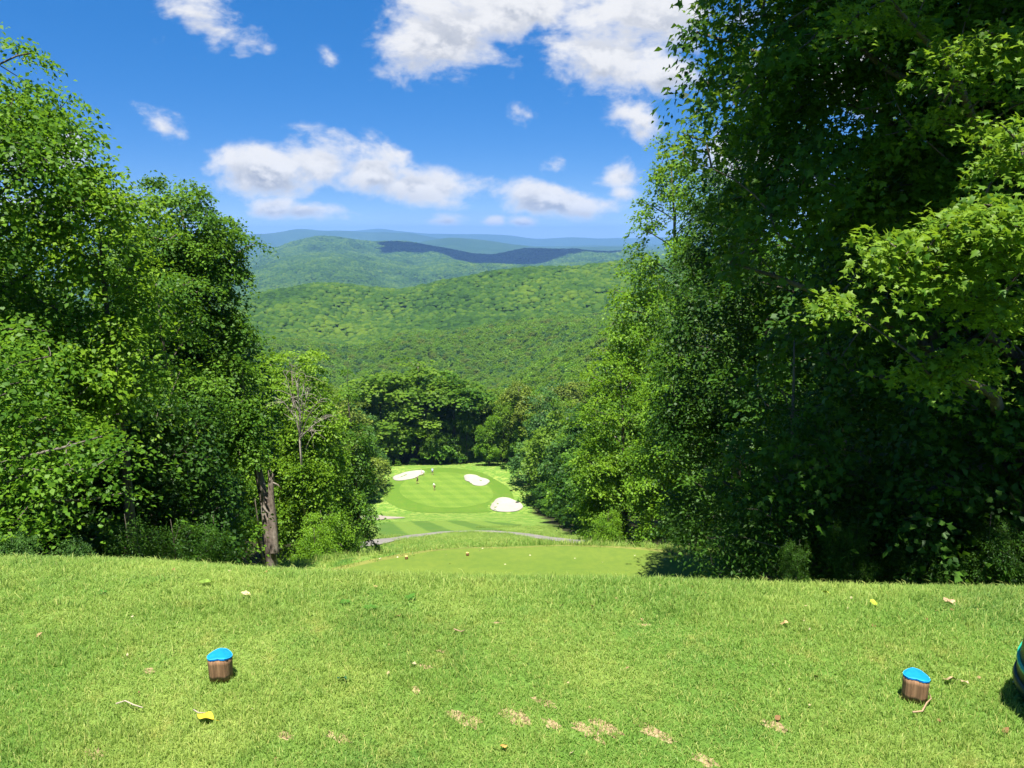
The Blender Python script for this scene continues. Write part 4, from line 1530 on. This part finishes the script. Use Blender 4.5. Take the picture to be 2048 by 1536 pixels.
def divot_s(x, y):
    s_ = np.full(np.shape(x), 9.0)
    for c, a, b, ang in DV:
        dx, dy = x - c[0], y - c[1]
        p, q = dx * math.cos(ang) + dy * math.sin(ang), -dx * math.sin(ang) + dy * math.cos(ang)
        s_ = np.minimum(s_, np.hypot(p / a, q / b))
    return s_


def lay(xs0, xs1, ys0, ys1, sp, keep):
    X, Y = np.meshgrid(np.arange(xs0, xs1, sp), np.arange(ys0, ys1, sp))
    X = X.ravel() + rng.uniform(-.6, .6, X.size) * sp
    Y = Y.ravel() + rng.uniform(-.6, .6, Y.size) * sp
    k = keep(X, Y)
    return X[k], Y[k]


def lean_rot(n, s_=.12):
    return np.stack([rng.normal(size=n) * s_, rng.normal(size=n) * s_, rng.uniform(0, 6.28, n)], -1)


inview = lambda x, y: np.abs(x) < .70 * y + 1.0
rough_edge = lambda x, y: y + .062 * np.clip(x, -5, 5) + .10 * fbm(x * 1.3, y * .2, 3, 41)
X, Y = lay(-4.2, 4.2, 1.7, 3.75, .04, lambda x, y: inview(x, y) & (rough_edge(x, y) < 3.32) & (divot_s(x, y) > rng.uniform(.15, .95, x.shape)))
n = len(X)
pat = .80 + .55 * fbm(X * 1.7, Y * 1.7, 3, 61) + rng.normal(size=n) * .1
pat = np.clip(pat, .45, 1.6)
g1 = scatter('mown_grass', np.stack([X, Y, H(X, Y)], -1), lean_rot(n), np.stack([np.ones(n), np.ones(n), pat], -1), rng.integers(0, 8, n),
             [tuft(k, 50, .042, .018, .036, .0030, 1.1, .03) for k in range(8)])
tag(g1, 'short mown grass with straw patches on the near tee', 'grass', kind='stuff')
X, Y = lay(-6.5, 6.5, 2.9, 5.4, .05, lambda x, y: (np.abs(x) < .78 * y + 1.2) & (rough_edge(x, y) > 3.28 + rng.uniform(-.06, .04, x.shape)))
n = len(X)
pat = np.clip(.85 + .5 * fbm(X * 1.5, Y * 1.5, 3, 66) + rng.normal(size=n) * .15, .45, 1.7)
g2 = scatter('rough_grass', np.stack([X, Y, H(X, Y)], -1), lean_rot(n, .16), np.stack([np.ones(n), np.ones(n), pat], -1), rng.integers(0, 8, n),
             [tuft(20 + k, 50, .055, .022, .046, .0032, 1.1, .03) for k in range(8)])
tag(g2, 'longer rough grass along the brow of the near tee', 'grass', kind='stuff')


def rough_slope(x, y):
    a, b = corridor(y)
    inside = (x > a - 1) & (x < b + 1)
    return inside & ((ltee.s(x, y) > 1.03) | (rng.uniform(size=x.shape) < .0)) & (fair.s(x, y) > 1.0)


X, Y = lay(-22, 10, 19, 96, .42, rough_slope)
dpath = np.min(np.hypot(X[:, None] - px_[None, ::3], Y[:, None] - py_[None, ::3]), axis=1)
k = dpath > 1.6
X, Y = X[k], Y[k]
n = len(X)
sc_ = np.clip(1 + .7 * fbm(X * .35, Y * .35, 3, 71), .35, 2.0) * rng.uniform(.7, 1.3, n)
g3 = scatter('slope_grass', np.stack([X, Y, H(X, Y)], -1), lean_rot(n, .2), np.stack([np.ones(n), np.ones(n), sc_ * .8], -1), rng.integers(0, 6, n),
             [tuft(40 + k, 46, .34, .12, .30, .016, .9, .08) for k in range(6)])
tag(g3, 'tall rough grass on the slope between the lower tee and the fairway', 'grass', kind='stuff')

def chip(seed, col):
    rs = np.random.default_rng(seed)
    t_ = np.linspace(0, 1, 5)
    w_ = np.sin(t_ * math.pi) * .3 + .04
    V = np.concatenate([np.stack([-w_, t_ - .5, .12 * np.sin(t_ * 4 + seed)], -1), np.stack([w_, t_ - .5, .12 * np.sin(t_ * 4 + seed) + .1 * rs.normal()], -1)])
    me = raw_mesh('dry_chip', V * .014, [i for q in range(4) for i in (q, q + 5, q + 6, q + 1)], [4] * 4)
    me.materials.append(plain('dry_chip_surface', col, .9, .1))
    return me


X, Y = lay(-3.6, 3.6, 1.9, 4.2, .16, lambda x, y: inview(x, y) & (rng.uniform(size=x.shape) < .22))
n = len(X)
sc_ = rng.lognormal(0, .45, n)
g4 = scatter('leaf_litter', np.stack([X, Y, H(X, Y) + .016], -1), lean_rot(n, .4), np.stack([sc_, sc_, sc_], -1), rng.integers(0, 5, n),
             [chip(k, c) for k, c in enumerate([(.24, .17, .08), (.30, .24, .12), (.16, .09, .04), (.34, .29, .17), (.20, .18, .06)])])
tag(g4, 'small dry brown bits of leaf and clippings in the turf', 'leaf litter', kind='stuff')

# bare scrapes left by clubs, pressed into the turf
m_, T_ = mat_new('bare_soil')
g_ = T_.add('ShaderNodeNewGeometry')
n_ = T_.noise(g_.outputs['Position'], 70, 5, .7)
finish(T_, principled(T_, T_.ramp(n_, [(.35, (.11, .075, .04)), (.48, (.26, .19, .10)), (.66, (.36, .30, .16))]), .95, .1, bump(T_, n_, 1, .01)).outputs[0])
M['soil'] = m_
for c, a, b, ang in DV:
    k = 22
    th = np.linspace(0, 2 * math.pi, k, endpoint=False)
    r_ = 1 + .22 * rng.normal(size=k)
    x = c[0] + (np.cos(th) * a * math.cos(ang) - np.sin(th) * b * math.sin(ang)) * r_
    y = c[1] + (np.cos(th) * a * math.sin(ang) + np.sin(th) * b * math.cos(ang)) * r_
    V = np.concatenate([[[c[0], c[1], Hf(*c) + .004]], np.stack([x, y, H(x, y) + .001], -1)])
    F = [(0, 1 + i, 1 + (i + 1) % k) for i in range(k)]
    link('divot', raw_mesh('divot', V, [i for f_ in F for i in f_], [3] * k, True), M['soil'], tee)

# ------------------------------------------------------------------ tee markers
def wood_mat(name, dark, light):
    m, T = mat_new(name)
    tc = T.add('ShaderNodeTexCoord')
    mp = T.add('ShaderNodeMapping')
    T.link(tc.outputs['Object'], mp.inputs[0])
    mp.inputs['Scale'].default_value = (60, 60, 5)
    n = T.noise(mp.outputs[0], 1.6, 5, .6, 2, .4)
    finish(T, principled(T, T.ramp(n, [(.32, dark), (.52, tuple((a + b) / 2 for a, b in zip(dark, light))), (.7, light)]), .75, .25, bump(T, n, .7, .006)).outputs[0])
    return m


M['log'] = wood_mat('stained_log', (.10, .052, .026), (.30, .170, .088))
M['blue_cap'] = plain('blue_paint', (.006, .20, .60), .6, .15, .45, 28)
M['blue_edge'] = plain('pale_blue_paint', (.03, .38, .72), .6, .15)
M['gold_cap'] = plain('pale_gold_paint', (.62, .44, .14), .5, .3, .2, 50)
M['steel'] = plain('rusty_spike', (.12, .09, .07), .6, .4)
HEART0 = np.array([(-1.0, -.05), (-.93, -.5), (-.62, -.80), (-.28, -.76), (.03, -.58), (.34, -.74), (.66, -.76), (.95, -.42), (1.0, .05), (.74, .48), (.34, .86), (.08, .95), (-.22, .80), (-.62, .50)])


HEART = HEART0 * .62 + .38 * .93 * HEART0 / np.linalg.norm(HEART0, axis=1)[:, None]


def closed_curve(P, n):
    k = len(P)
    out = []
    for i in range(n):
        t = i / n * k
        j = int(t)
        f_ = t - j
        p0, p1, p2, p3 = P[(j - 1) % k], P[j % k], P[(j + 1) % k], P[(j + 2) % k]
        out.append(.5 * ((2 * p1) + (-p0 + p2) * f_ + (2 * p0 - 5 * p1 + 4 * p2 - p3) * f_ ** 2 + (-p0 + 3 * p1 - 3 * p2 + p3) * f_ ** 3))
    return np.array(out)


def tee_marker(loc, rz, s_, cap_mat, edge_mat, label, group):
    root = empty('tee_marker', loc, rz)
    K = 56
    O2 = closed_curve(HEART * np.array([1, 1.14]), K) * .0465 * s_
    ztop = lambda p: .108 * s_ - .30 * np.maximum(0, (p[:, 0] * .85 + p[:, 1] * .52) - .006 * s_) - .18 * np.maximum(0, -(p[:, 0] * .9 - p[:, 1] * .2) - .02 * s_)

    def prism(name, sc_t, sc_b, zt, zb, mat, rings=None):
        A, B = O2 * sc_b, O2 * sc_t
        V, F = [], []
        zz = np.linspace(0, 1, 5)
        for f_ in zz:
            P = A * (1 - f_) + B * f_
            z = (zb(P) if callable(zb) else np.full(K, zb)) * (1 - f_) + (zt(P) if callable(zt) else np.full(K, zt)) * f_
            wob = 1 + (.008 * np.sin(np.arange(K) * 1.9) if name == 'log_body' else 0)
            V.append(np.column_stack([P * (wob[:, None] if name == 'log_body' else 1), z]))
        V = np.concatenate(V)
        for r_ in range(4):
            F += [(r_ * K + i, r_ * K + (i + 1) % K, (r_ + 1) * K + (i + 1) % K, (r_ + 1) * K + i) for i in range(K)]
        top = 4 * K
        c0 = len(V)
        inner = [B * q for q in (.75, .5, .25)]
        V2 = [V]
        for P in inner:
            V2.append(np.column_stack([P, zt(P) if callable(zt) else np.full(K, zt)]))
        V2.append(np.array([[0, 0, (zt(np.zeros((1, 2)))[0] if callable(zt) else zt)]]))
        V = np.concatenate(V2)
        prev = top
        for q in range(3):
            cur = c0 + q * K
            F += [(prev + i, prev + (i + 1) % K, cur + (i + 1) % K, cur + i) for i in range(K)]
            prev = cur
        F += [(prev + i, prev + (i + 1) % K, len(V) - 1) for i in range(K)]
        F.append(tuple(range(K))[::-1])
        me = raw_mesh(name, V, [i for f_ in F for i in f_], [len(f_) for f_ in F], False)
        return link(name, me, mat, root)
    prism('log_body', 1.0, .97, lambda p: ztop(p) - .001, .014 * s_, M['log'])
    cap = prism('painted_cap', .99, 1.018, lambda p: ztop(p) + .004 * s_, lambda p: ztop(p) - .003 * s_, M[cap_mat])
    if edge_mat:
        mb = MB()
        E = np.column_stack([O2 * 1.0, ztop(O2) + .0035 * s_])
        E = np.concatenate([E, E[:1]])
        mb.tube(E, np.full(K + 1, .0012 * s_), 5, False)
        link('cap_rim', mb.mesh('cap_rim'), M[edge_mat], cap)
    mb = MB()
    mb.tube([(0, 0, -.08 * s_), (0, 0, .02 * s_)], [.004 * s_, .006 * s_], 8)
    link('spike', mb.mesh('spike'), M['steel'], root)
    tag(root, label, 'tee marker', group)


for (u, v), rz, s_, cm, em, lab, grp in [
    ((444, 1357), .05, 1.0, 'blue_cap', 'blue_edge', 'wooden tee marker with a blue painted top on the left of the near tee', 'blue topped tee markers'),
    ((1828, 1399), -.55, 1.0, 'blue_cap', 'blue_edge', 'wooden tee marker with a blue painted top near the right edge', 'blue topped tee markers'),
]:
    h_ = hit(u, v, 1.5, 8, H)
    tee_marker((h_[0], h_[1], Hf(h_[0], h_[1]) - .004), rz, s_, cm, em, lab, grp)
for u, v, lab in [(813, 1119, 'small gold topped tee marker on the left of the lower tee'), (935, 1112, 'small gold topped tee marker on the right of the lower tee')]:
    h_ = hit(u, v, 12, 60, H)
    tee_marker((h_[0], h_[1], Hf(h_[0], h_[1])), .2, 1.35, 'gold_cap', None, lab, 'gold topped tee markers')

# ------------------------------------------------------------------ fallen leaves and twigs on the turf
def litter_leaf(u, v, size, col, label, shape='oval', rz=None, tilt=.25, d0=1.5, d1=8, mat_r=.6):
    h_ = hit(u, v, d0, d1, H)
    key = 'litter_%.2f_%.2f_%.2f' % col
    if key not in M:
        m, T = mat_new('fallen_leaf_surface')
        tc = T.add('ShaderNodeTexCoord')
        nn = T.noise(tc.outputs['Object'], 40, 4, .6)
        finish(T, principled(T, T.mix(T.mapr(nn, .35, .7), tuple(c * .6 for c in col), col), .8, .08).outputs[0])
        M[key] = m
    K = 14
    t = np.linspace(0, 1, K)
    half = np.sin(t * math.pi) ** .8 * (.32 if shape == 'oval' else .30 + .16 * np.abs(np.sin(t * 9)))
    V, F = [], []
    for i in range(K):
        bow = .05 * math.sin(t[i] * math.pi) + .03 * math.sin(t[i] * 9 + u)
        for sgn in (-1, 0, 1):
            V.append((sgn * half[i] * size, (t[i] - .5) * size, (bow + .10 * abs(sgn) * (.5 + math.sin(t[i] * 6))) * size))
    for i in range(K - 1):
        for j in range(2):
            a = i * 3 + j
            F.append((a, a + 1, a + 4, a + 3))
    mbl = MB()
    mbl.faces(V, F)
    mbl.tube([(0, -.5 * size, 0), (.02 * size, -.85 * size, .05 * size)], [.012 * size, .008 * size], 4)
    o = link('fallen_leaf', mbl.mesh('fallen_leaf'), M[key])
    o.location = (h_[0], h_[1], Hf(h_[0], h_[1]) + .022 * (1 if d1 < 10 else .6))
    o.rotation_euler = (rng.normal() * tilt, rng.normal() * tilt, rng.uniform(0, 6.28) if rz is None else rz)
    tag(o, label, 'leaf', 'fallen leaves on the grass')


for a_ in [
    (412, 1445, .064, (.62, .47, .04), 'yellow fallen leaf on the grass below the left tee marker', 'oval', 1.5),
    (684, 1367, .045, (.03, .09, .035), 'dark green fallen leaf in the grass right of the left tee marker', 'oval', 1.2),
    (1897, 1369, .050, (.42, .30, .17), 'pale tan curled leaf beside the right tee marker', 'oval', 1.3),
    (1928, 1374, .032, (.42, .32, .18), 'small tan leaf right of the pale curled leaf', 'oval', .4),
    (1897, 1211, .060, (.42, .28, .17), 'tan dry leaf in the rough near the right edge', 'lobed', .5),
    (1007, 1504, .032, (.55, .30, .08), 'orange fallen leaf at the bottom of the lawn', 'lobed', .3),
    (1746, 1214, .045, (.36, .42, .05), 'yellow green leaf in the rough below the maple', 'lobed', 2.0),
    (1650, 1192, .04, (.40, .42, .06), 'small yellow leaf in the rough below the dark shrubs', 'lobed', .8),
    (1862, 1162, .055, (.30, .40, .05), 'yellow green leaf on the brow under the maple', 'lobed', 1.0),
    (492, 1196, .05, (.62, .50, .28), 'tan leaf in the rough above the left tee marker', 'lobed', 1.9),
    (410, 1172, .06, (.16, .26, .04), 'olive leaf in the rough on the left', 'oval', 1.9),
    (1568, 1255, .04, (.40, .28, .12), 'brown leaf on the grass right of centre', 'oval', 1.1),
]:
    litter_leaf(*a_)
LT = [(795, 1115), (828, 1112), (760, 1118), (856, 1108), (892, 1110), (960, 1102), (1060, 1112), (1150, 1118), (1205, 1125), (1270, 1112), (1010, 1130), (900, 1128), (1330, 1120), (965, 1098)]
rk = rank([t[0] for t in LT])
for i, (u, v) in enumerate(LT):
    litter_leaf(u, v, .10, (.50, .46, .30), '%s pale fallen leaf from the left on the lower tee' % rk[i], 'oval', None, .3, 12, 60)
M['twig'] = plain('dry_twig', (.32, .22, .13), .8, .2, .3, 40)
M['twig_pale'] = plain('bleached_twig', (.38, .32, .24), .8, .2, .3, 40)
for pts, r_, mt, lab in [
    ([(1824, 1437), (1843, 1434), (1852, 1418), (1861, 1410), (1857, 1398)], .0035, 'twig', 'crooked tan twig below the right tee marker'),
    ([(233, 1420), (252, 1415), (268, 1422), (287, 1428)], .003, 'twig_pale', 'pale twig on the grass at lower left'),
    ([(2025, 1376), (2043, 1365)], .003, 'twig_pale', 'short pale twig near the right edge of the lawn'),
    ([(388, 1432), (398, 1440), (412, 1438)], .0025, 'twig_pale', 'pale stem lying against the yellow leaf'),
    ([(908, 1270), (922, 1273), (930, 1269)], .003, 'twig', 'tiny brown twig on the grass near the centre'),
]:
    mb = MB()
    P_ = np.array([hit(u, v, 1.5, 8, H) for u, v in pts])
    c = P_.mean(0)
    P_[:, 2] = H(P_[:, 0], P_[:, 1]) + .022 + rng.uniform(0, .008, len(P_))
    mb.tube(P_ - c, np.linspace(r_, r_ * .6, len(P_)), 6)
    o = link('twig', mb.mesh('twig'), M[mt])
    o.location = c
    tag(o, lab, 'twig', 'twigs on the grass')

# broad-leaved weeds in the rough
M['weed'] = plain('weed_leaf', (.045, .12, .015), .7, .08, .2, 30)
for u, v, s_, lab in [(820, 1202, .05, 'small leafy weed on the near tee below the lower tee markers'), (690, 1210, .045, 'small leafy weed left of centre on the near tee'), (1290, 1157, .12, 'single pale bladed weed on the right hand brow'),
                      (1530, 1150, .12, 'leafy weed at the brow below the young evergreen'), (205, 1190, .04, 'dark leafy weed in the rough at left'), (740, 1222, .05, 'tiny weed at the edge of the mown grass')]:
    h_ = hit(u, v, 1.5, 8, H)
    root = empty('weed', (h_[0], h_[1], Hf(h_[0], h_[1])))
    for k in range(7):
        a = k * 2.4 + rng.uniform(-.3, .3)
        e = np.array([[math.cos(a) * .25, math.sin(a) * .25, rng.uniform(.3, .7)]]) * s_
        me = leaf_mesh('weed_blade', e * .4, np.array([[math.cos(a) * -.5, math.sin(a) * -.5, 1]]), np.array([[math.cos(a), math.sin(a), .35]]), np.array([s_ * rng.uniform(.5, .8)]), np.array([.5]), 'oval')
        link('leaf', me, M['weed'], root)
    mb = MB()
    mb.tube([(0, 0, -.01), (0, 0, s_ * .5)], [.003, .0015], 5)
    link('stem', mb.mesh('weed_stem'), M['weed'], root)
    tag(root, lab, 'weed', 'weeds in the turf')

# ------------------------------------------------------------------ bag end at the right edge
M['bag'] = plain('dark_green_fabric', (.012, .035, .028), .4, .4, .3, 25)
M['bag_trim'] = plain('bright_green_trim', (.02, .36, .22), .35, .5)
M['bag_black'] = plain('black_rubber', (.012, .012, .013), .5, .4)
bag = empty('golf_bag', (2.06, 2.64, Hf(2.06, 2.64)))
axd = unit(np.array([-.13, -.36, .95]))
c0 = np.array([0.0, 0.0, .06])
mb = MB()
tt_ = np.linspace(0, 1, 14)
mb.tube([c0 + axd * t for t in (.045, .2, .45, .7, .84)], [.135, .14, .135, .14, .13], 28)
link('body', mb.mesh('bag_body'), M['bag'], bag)
mb = MB()
mb.tube([c0 + axd * t for t in (-.05, -.04, -.015, .02, .05)], [.06, .10, .13, .142, .140], 28)
link('base', mb.mesh('bag_base'), M['bag'], bag)
mb = MB()
mb.tube([c0 + axd * t for t in (.11, .126)], [.1455, .1455], 28)
link('trim', mb.mesh('bag_trim'), M['bag_trim'], bag)
for sgn in (-1, 1):
    mb = MB()
    s0 = c0 + axd * .62
    mb.tube([s0, s0 + np.array([sgn * .22 + .1, -.34, -s0[2]])], [.009, .008], 8)
    link('leg', mb.mesh('bag_leg'), M['bag_black'], bag)
for k in range(5):
    mb = MB()
    o_ = np.array([.07 * math.cos(k * 1.3), .07 * math.sin(k * 1.3), 0])
    mb.tube([c0 + axd * .8 + o_, c0 + axd * 1.12 + o_ * 1.3], [.006, .006], 6)
    mb.tube([c0 + axd * 1.12 + o_ * 1.3, c0 + axd * 1.2 + o_ * 1.5], [.03, .02], 8)
    link('club', mb.mesh('bag_club'), M['steel'], bag)
tag(bag, 'dark green bag end with a bright green stripe cut off by the right edge', 'bag')

# ------------------------------------------------------------------ golfers
def skin_obj(name, verts, edges, radii, mat, parent, root_i=0, sub=1):
    me = bpy.data.meshes.new(name)
    me.from_pydata([tuple(v) for v in verts], edges, [])
    o = link(name, me, mat, parent)
    sm = o.modifiers.new('skin', 'SKIN')
    sm.use_smooth_shade = True
    layer = me.skin_vertices[0] if me.skin_vertices else None
    if layer is None:
        bpy.context.view_layer.objects.active = o
    for i, r in enumerate(radii):
        sv = me.skin_vertices[0].data[i]
        sv.radius = (r, r) if np.isscalar(r) else r
        sv.use_root = i == root_i
    ss = o.modifiers.new('smooth', 'SUBSURF')
    ss.levels = ss.render_levels = sub
    return o


M['skin'] = plain('skin', (.46, .27, .18), .55, .35)
M['hair'] = plain('hair', (.05, .035, .025), .7, .2)
M['cloth_white'] = plain('white_cloth', (.80, .80, .78), .8, .2)
M['cloth_black'] = plain('black_cloth', (.02, .02, .022), .8, .2)
M['cloth_blue'] = plain('light_blue_cloth', (.42, .58, .74), .8, .2)
M['cloth_grey'] = plain('grey_cloth', (.16, .17, .18), .8, .2)
M['cloth_navy'] = plain('dark_cloth', (.05, .045, .05), .8, .2)
M['shoe'] = plain('shoe', (.08, .07, .06), .5, .3)


def person(u, v, rz, pose, top, bottom, label, hat=None, d0=60):
    h_ = hit(u, v, d0, 400, H)
    root = empty('person', (h_[0], h_[1], Hf(h_[0], h_[1]) + .06), rz)
    J = dict(pel=(0, 0, .93), wai=(0, 0, 1.08), che=(0, .0, 1.30), nec=(0, .0, 1.47), hd0=(0, .01, 1.56), hd1=(0, .02, 1.66), hd2=(0, .0, 1.73),
             hl=(-.10, 0, .90), kl=(-.11, .03, .50), al=(-.12, -.01, .09), tl=(-.13, .15, .03), hr=(.10, 0, .90), kr=(.11, .03, .50), ar=(.12, -.01, .09), tr=(.13, .15, .03),
             sl=(-.19, 0, 1.41), el=(-.25, -.02, 1.13), wl=(-.26, .08, .90), sr=(.19, 0, 1.41), er=(.25, -.02, 1.13), wr=(.26, .08, .90))
    J = {k_: np.array(p_, float) for k_, p_ in J.items()}
    if pose in ('putt', 'bend'):
        ang = .45 if pose == 'putt' else 1.05
        for k_ in ('wai', 'che', 'nec', 'hd0', 'hd1', 'hd2', 'sl', 'sr', 'el', 'er', 'wl', 'wr'):
            q = J[k_] - J['pel']
            J[k_] = J['pel'] + np.array([q[0], q[1] * math.cos(ang) + q[2] * math.sin(ang), q[2] * math.cos(ang) - q[1] * math.sin(ang)])
        J['pel'] = J['pel'] + [0, -.06, -.02]
        f_ = (J['sl'] + J['sr']) / 2
        J['el'], J['er'] = f_ + [-.2, .06, -.28], f_ + [.2, .06, -.28]
        J['wl'], J['wr'] = f_ + [-.04, .12, -.50], f_ + [.04, .14, -.56]
        J['kl'] = J['kl'] + [0, .05, 0]
        J['kr'] = J['kr'] + [0, .05, 0]
    if pose == 'walk':
        J['kl'] += [0, .16, .02]
        J['al'] += [0, .22, .0]
        J['tl'] += [0, .22, .0]
        J['kr'] += [0, -.04, 0]
        J['ar'] += [0, -.26, .06]
        J['tr'] += [0, -.26, .0]
        J['wl'] += [0, -.14, 0]
        J['wr'] += [0, .14, .02]
    names = list(J)
    V = [J[k_] for k_ in names]
    ix = {k_: i for i, k_ in enumerate(names)}
    E = [('pel', 'wai'), ('wai', 'che'), ('che', 'nec'), ('nec', 'hd0'), ('hd0', 'hd1'), ('hd1', 'hd2'), ('pel', 'hl'), ('hl', 'kl'), ('kl', 'al'), ('al', 'tl'), ('pel', 'hr'), ('hr', 'kr'), ('kr', 'ar'), ('ar', 'tr'),
         ('che', 'sl'), ('sl', 'el'), ('el', 'wl'), ('che', 'sr'), ('sr', 'er'), ('er', 'wr')]
    R_ = dict(pel=.13, wai=.12, che=.135, nec=.055, hd0=.075, hd1=.10, hd2=.075, hl=.085, kl=.058, al=.042, tl=.038, hr=.085, kr=.058, ar=.042, tr=.038, sl=.06, el=.042, wl=.03, sr=.06, er=.042, wr=.03)
    rad = [R_[k_] for k_ in names]
    edges = [(ix[a], ix[b]) for a, b in E]
    # hands: palm, four fingers and a thumb from the side of the palm
    for sd, w_, e_ in ((-1, 'wl', 'el'), (1, 'wr', 'er')):
        d_ = unit(J[w_] - J[e_])
        sdv = unit(np.cross(d_, [0, 1, .2]))
        palm = J[w_] + d_ * .06
        V.append(palm)
        rad.append(.032)
        pi_ = len(V) - 1
        edges.append((ix[w_], pi_))
        for q in range(4):
            b_ = palm + d_ * .05 + sdv * (q - 1.5) * .02
            t_ = b_ + d_ * (.045 + .008 * (q in (1, 2))) + np.array([0, .02, 0])
            V += [b_, t_]
            rad += [.010, .008]
            edges += [(pi_, len(V) - 2), (len(V) - 2, len(V) - 1)]
        V.append(palm + sdv * sd * .05 + d_ * .02)
        rad.append(.010)
        edges.append((pi_, len(V) - 1))
    skin_obj('body', V, edges, rad, M['skin'], root, ix['pel'])

    def cloth(name, keys, es, grow, mat):
        i2 = {k_: i for i, k_ in enumerate(keys)}
        return skin_obj(name, [J[k_] for k_ in keys], [(i2[a], i2[b]) for a, b in es], [R_[k_] + grow for k_ in keys], mat, root)
    J['ml'], J['mr'] = (J['sl'] + J['el']) / 2, (J['sr'] + J['er']) / 2
    R_['ml'] = R_['mr'] = .052
    cloth('shirt', ['wai', 'pel', 'che', 'nec', 'sl', 'sr', 'ml', 'mr'], [('wai', 'pel'), ('wai', 'che'), ('che', 'nec'), ('che', 'sl'), ('che', 'sr'), ('sl', 'ml'), ('sr', 'mr')], .022, M[top])
    J['ql'], J['qr'] = J['kl'] * .8 + J['hl'] * .2, J['kr'] * .8 + J['hr'] * .2
    R_['ql'] = R_['qr'] = .066
    low = ('ql', 'qr')
    cloth('shorts', ['pel', 'hl', 'hr', low[0], low[1]], [('pel', 'hl'), ('pel', 'hr'), ('hl', low[0]), ('hr', low[1])], .026, M[bottom])
    for a, t_ in (('al', 'tl'), ('ar', 'tr')):
        skin_obj('shoe', [J[a] + [0, -.04, -.03], J[t_]], [(0, 1)], [.055, .045], M['shoe'], root)
    hc = J['hd1'] + np.array([0, -.012, .03])
    if hat:
        skin_obj('cap', [hc + [0, 0, .02], hc + [0, 0, .055], hc + [0, .13, .035]], [(0, 1), (0, 2)], [.112, .085, .05], M[hat], root)
    else:
        skin_obj('hair', [hc + [0, 0, -.02], hc + [0, -.01, .045]], [(0, 1)], [.108, .085], M['hair'], root)
    tag(root, label, 'person', 'golfers on the putting green')


person(869, 981, 2.9, 'putt', 'cloth_white', 'cloth_black', 'person in a white shirt and black shorts near the middle of the green', 'cloth_white')
person(835, 968, 1.2, 'walk', 'cloth_navy', 'cloth_black', 'person in dark clothes on the left side of the green')
person(865, 950, 3.0, 'stand', 'cloth_blue', 'cloth_grey', 'person in a light blue shirt standing at the back of the green')
person(848, 951.5, 1.9, 'bend', 'cloth_white', 'cloth_white', 'person in white bending at the edge of the back left bunker', 'cloth_white')

# ------------------------------------------------------------------ cloud over the ridge (its shadow lies on the wooded crest) and the haze
m_, T_ = mat_new('cloud_white')
bd = T_.add('ShaderNodeBsdfDiffuse')
bd.inputs[0].default_value = (.9, .9, .9, 1)
finish(T_, bd.outputs[0])
import bmesh
bm = bmesh.new()
cr_ = np.random.default_rng(8)
for k in range(30):
    cx = cr_.uniform(-880, 820)
    cy = cr_.uniform(-300, 420) + (.25 * cx if cx < 0 else .05 * cx)
    s_ = cr_.uniform(140, 290)
    bmesh.ops.create_icosphere(bm, subdivisions=3, radius=1, matrix=Matrix.Translation((cx, cy, cr_.uniform(-20, 60))) @ Matrix.Diagonal((s_, s_ * .8, s_ * .6, 1)))
for v in bm.verts:
    v.co *= 1 + .03 * math.sin(v.co.x * .05) * math.cos(v.co.y * .06)
me = bpy.data.meshes.new('cloud')
bm.to_mesh(me)
bm.free()
cz = 2900.0
cl = link('cloud', me, m_)
tgt = Vector((0, 6500, 0))
cl.location = tgt + sun_dir * (cz / sun_dir.z)
tag(cl, 'white cumulus cloud that shades the wooded ridge', 'cloud')

bm = bmesh.new()
bmesh.ops.create_cube(bm, size=1.0)
me = bpy.data.meshes.new('haze')
bm.to_mesh(me)
bm.free()
zt, zb = 170.0, Z_MIN - 1.5
hz = link('haze', me)
hz.scale = (48400, 24500, zt - zb)
hz.location = (0, 12000, (zt + zb) / 2)
m_, T_ = mat_new('haze_air')
pv = T_.add('ShaderNodeVolumePrincipled')
pv.inputs['Color'].default_value = (.22, .42, .86, 1)
pv.inputs['Density'].default_value = HAZE_DENSITY
pv.inputs['Anisotropy'].default_value = .1
oo = T_.add('ShaderNodeOutputMaterial')
T_.link(pv.outputs[0], oo.inputs['Volume'])
me.materials.append(m_)
tag(hz, 'thin blue haze in the air over the hills', 'haze', kind='stuff')
tris = sum(len(o.data.loops) - 2 * len(o.data.polygons) for o in SC.objects if o.type == 'MESH')
print('TRIANGLES', tris, 'Z_MIN', Z_MIN)
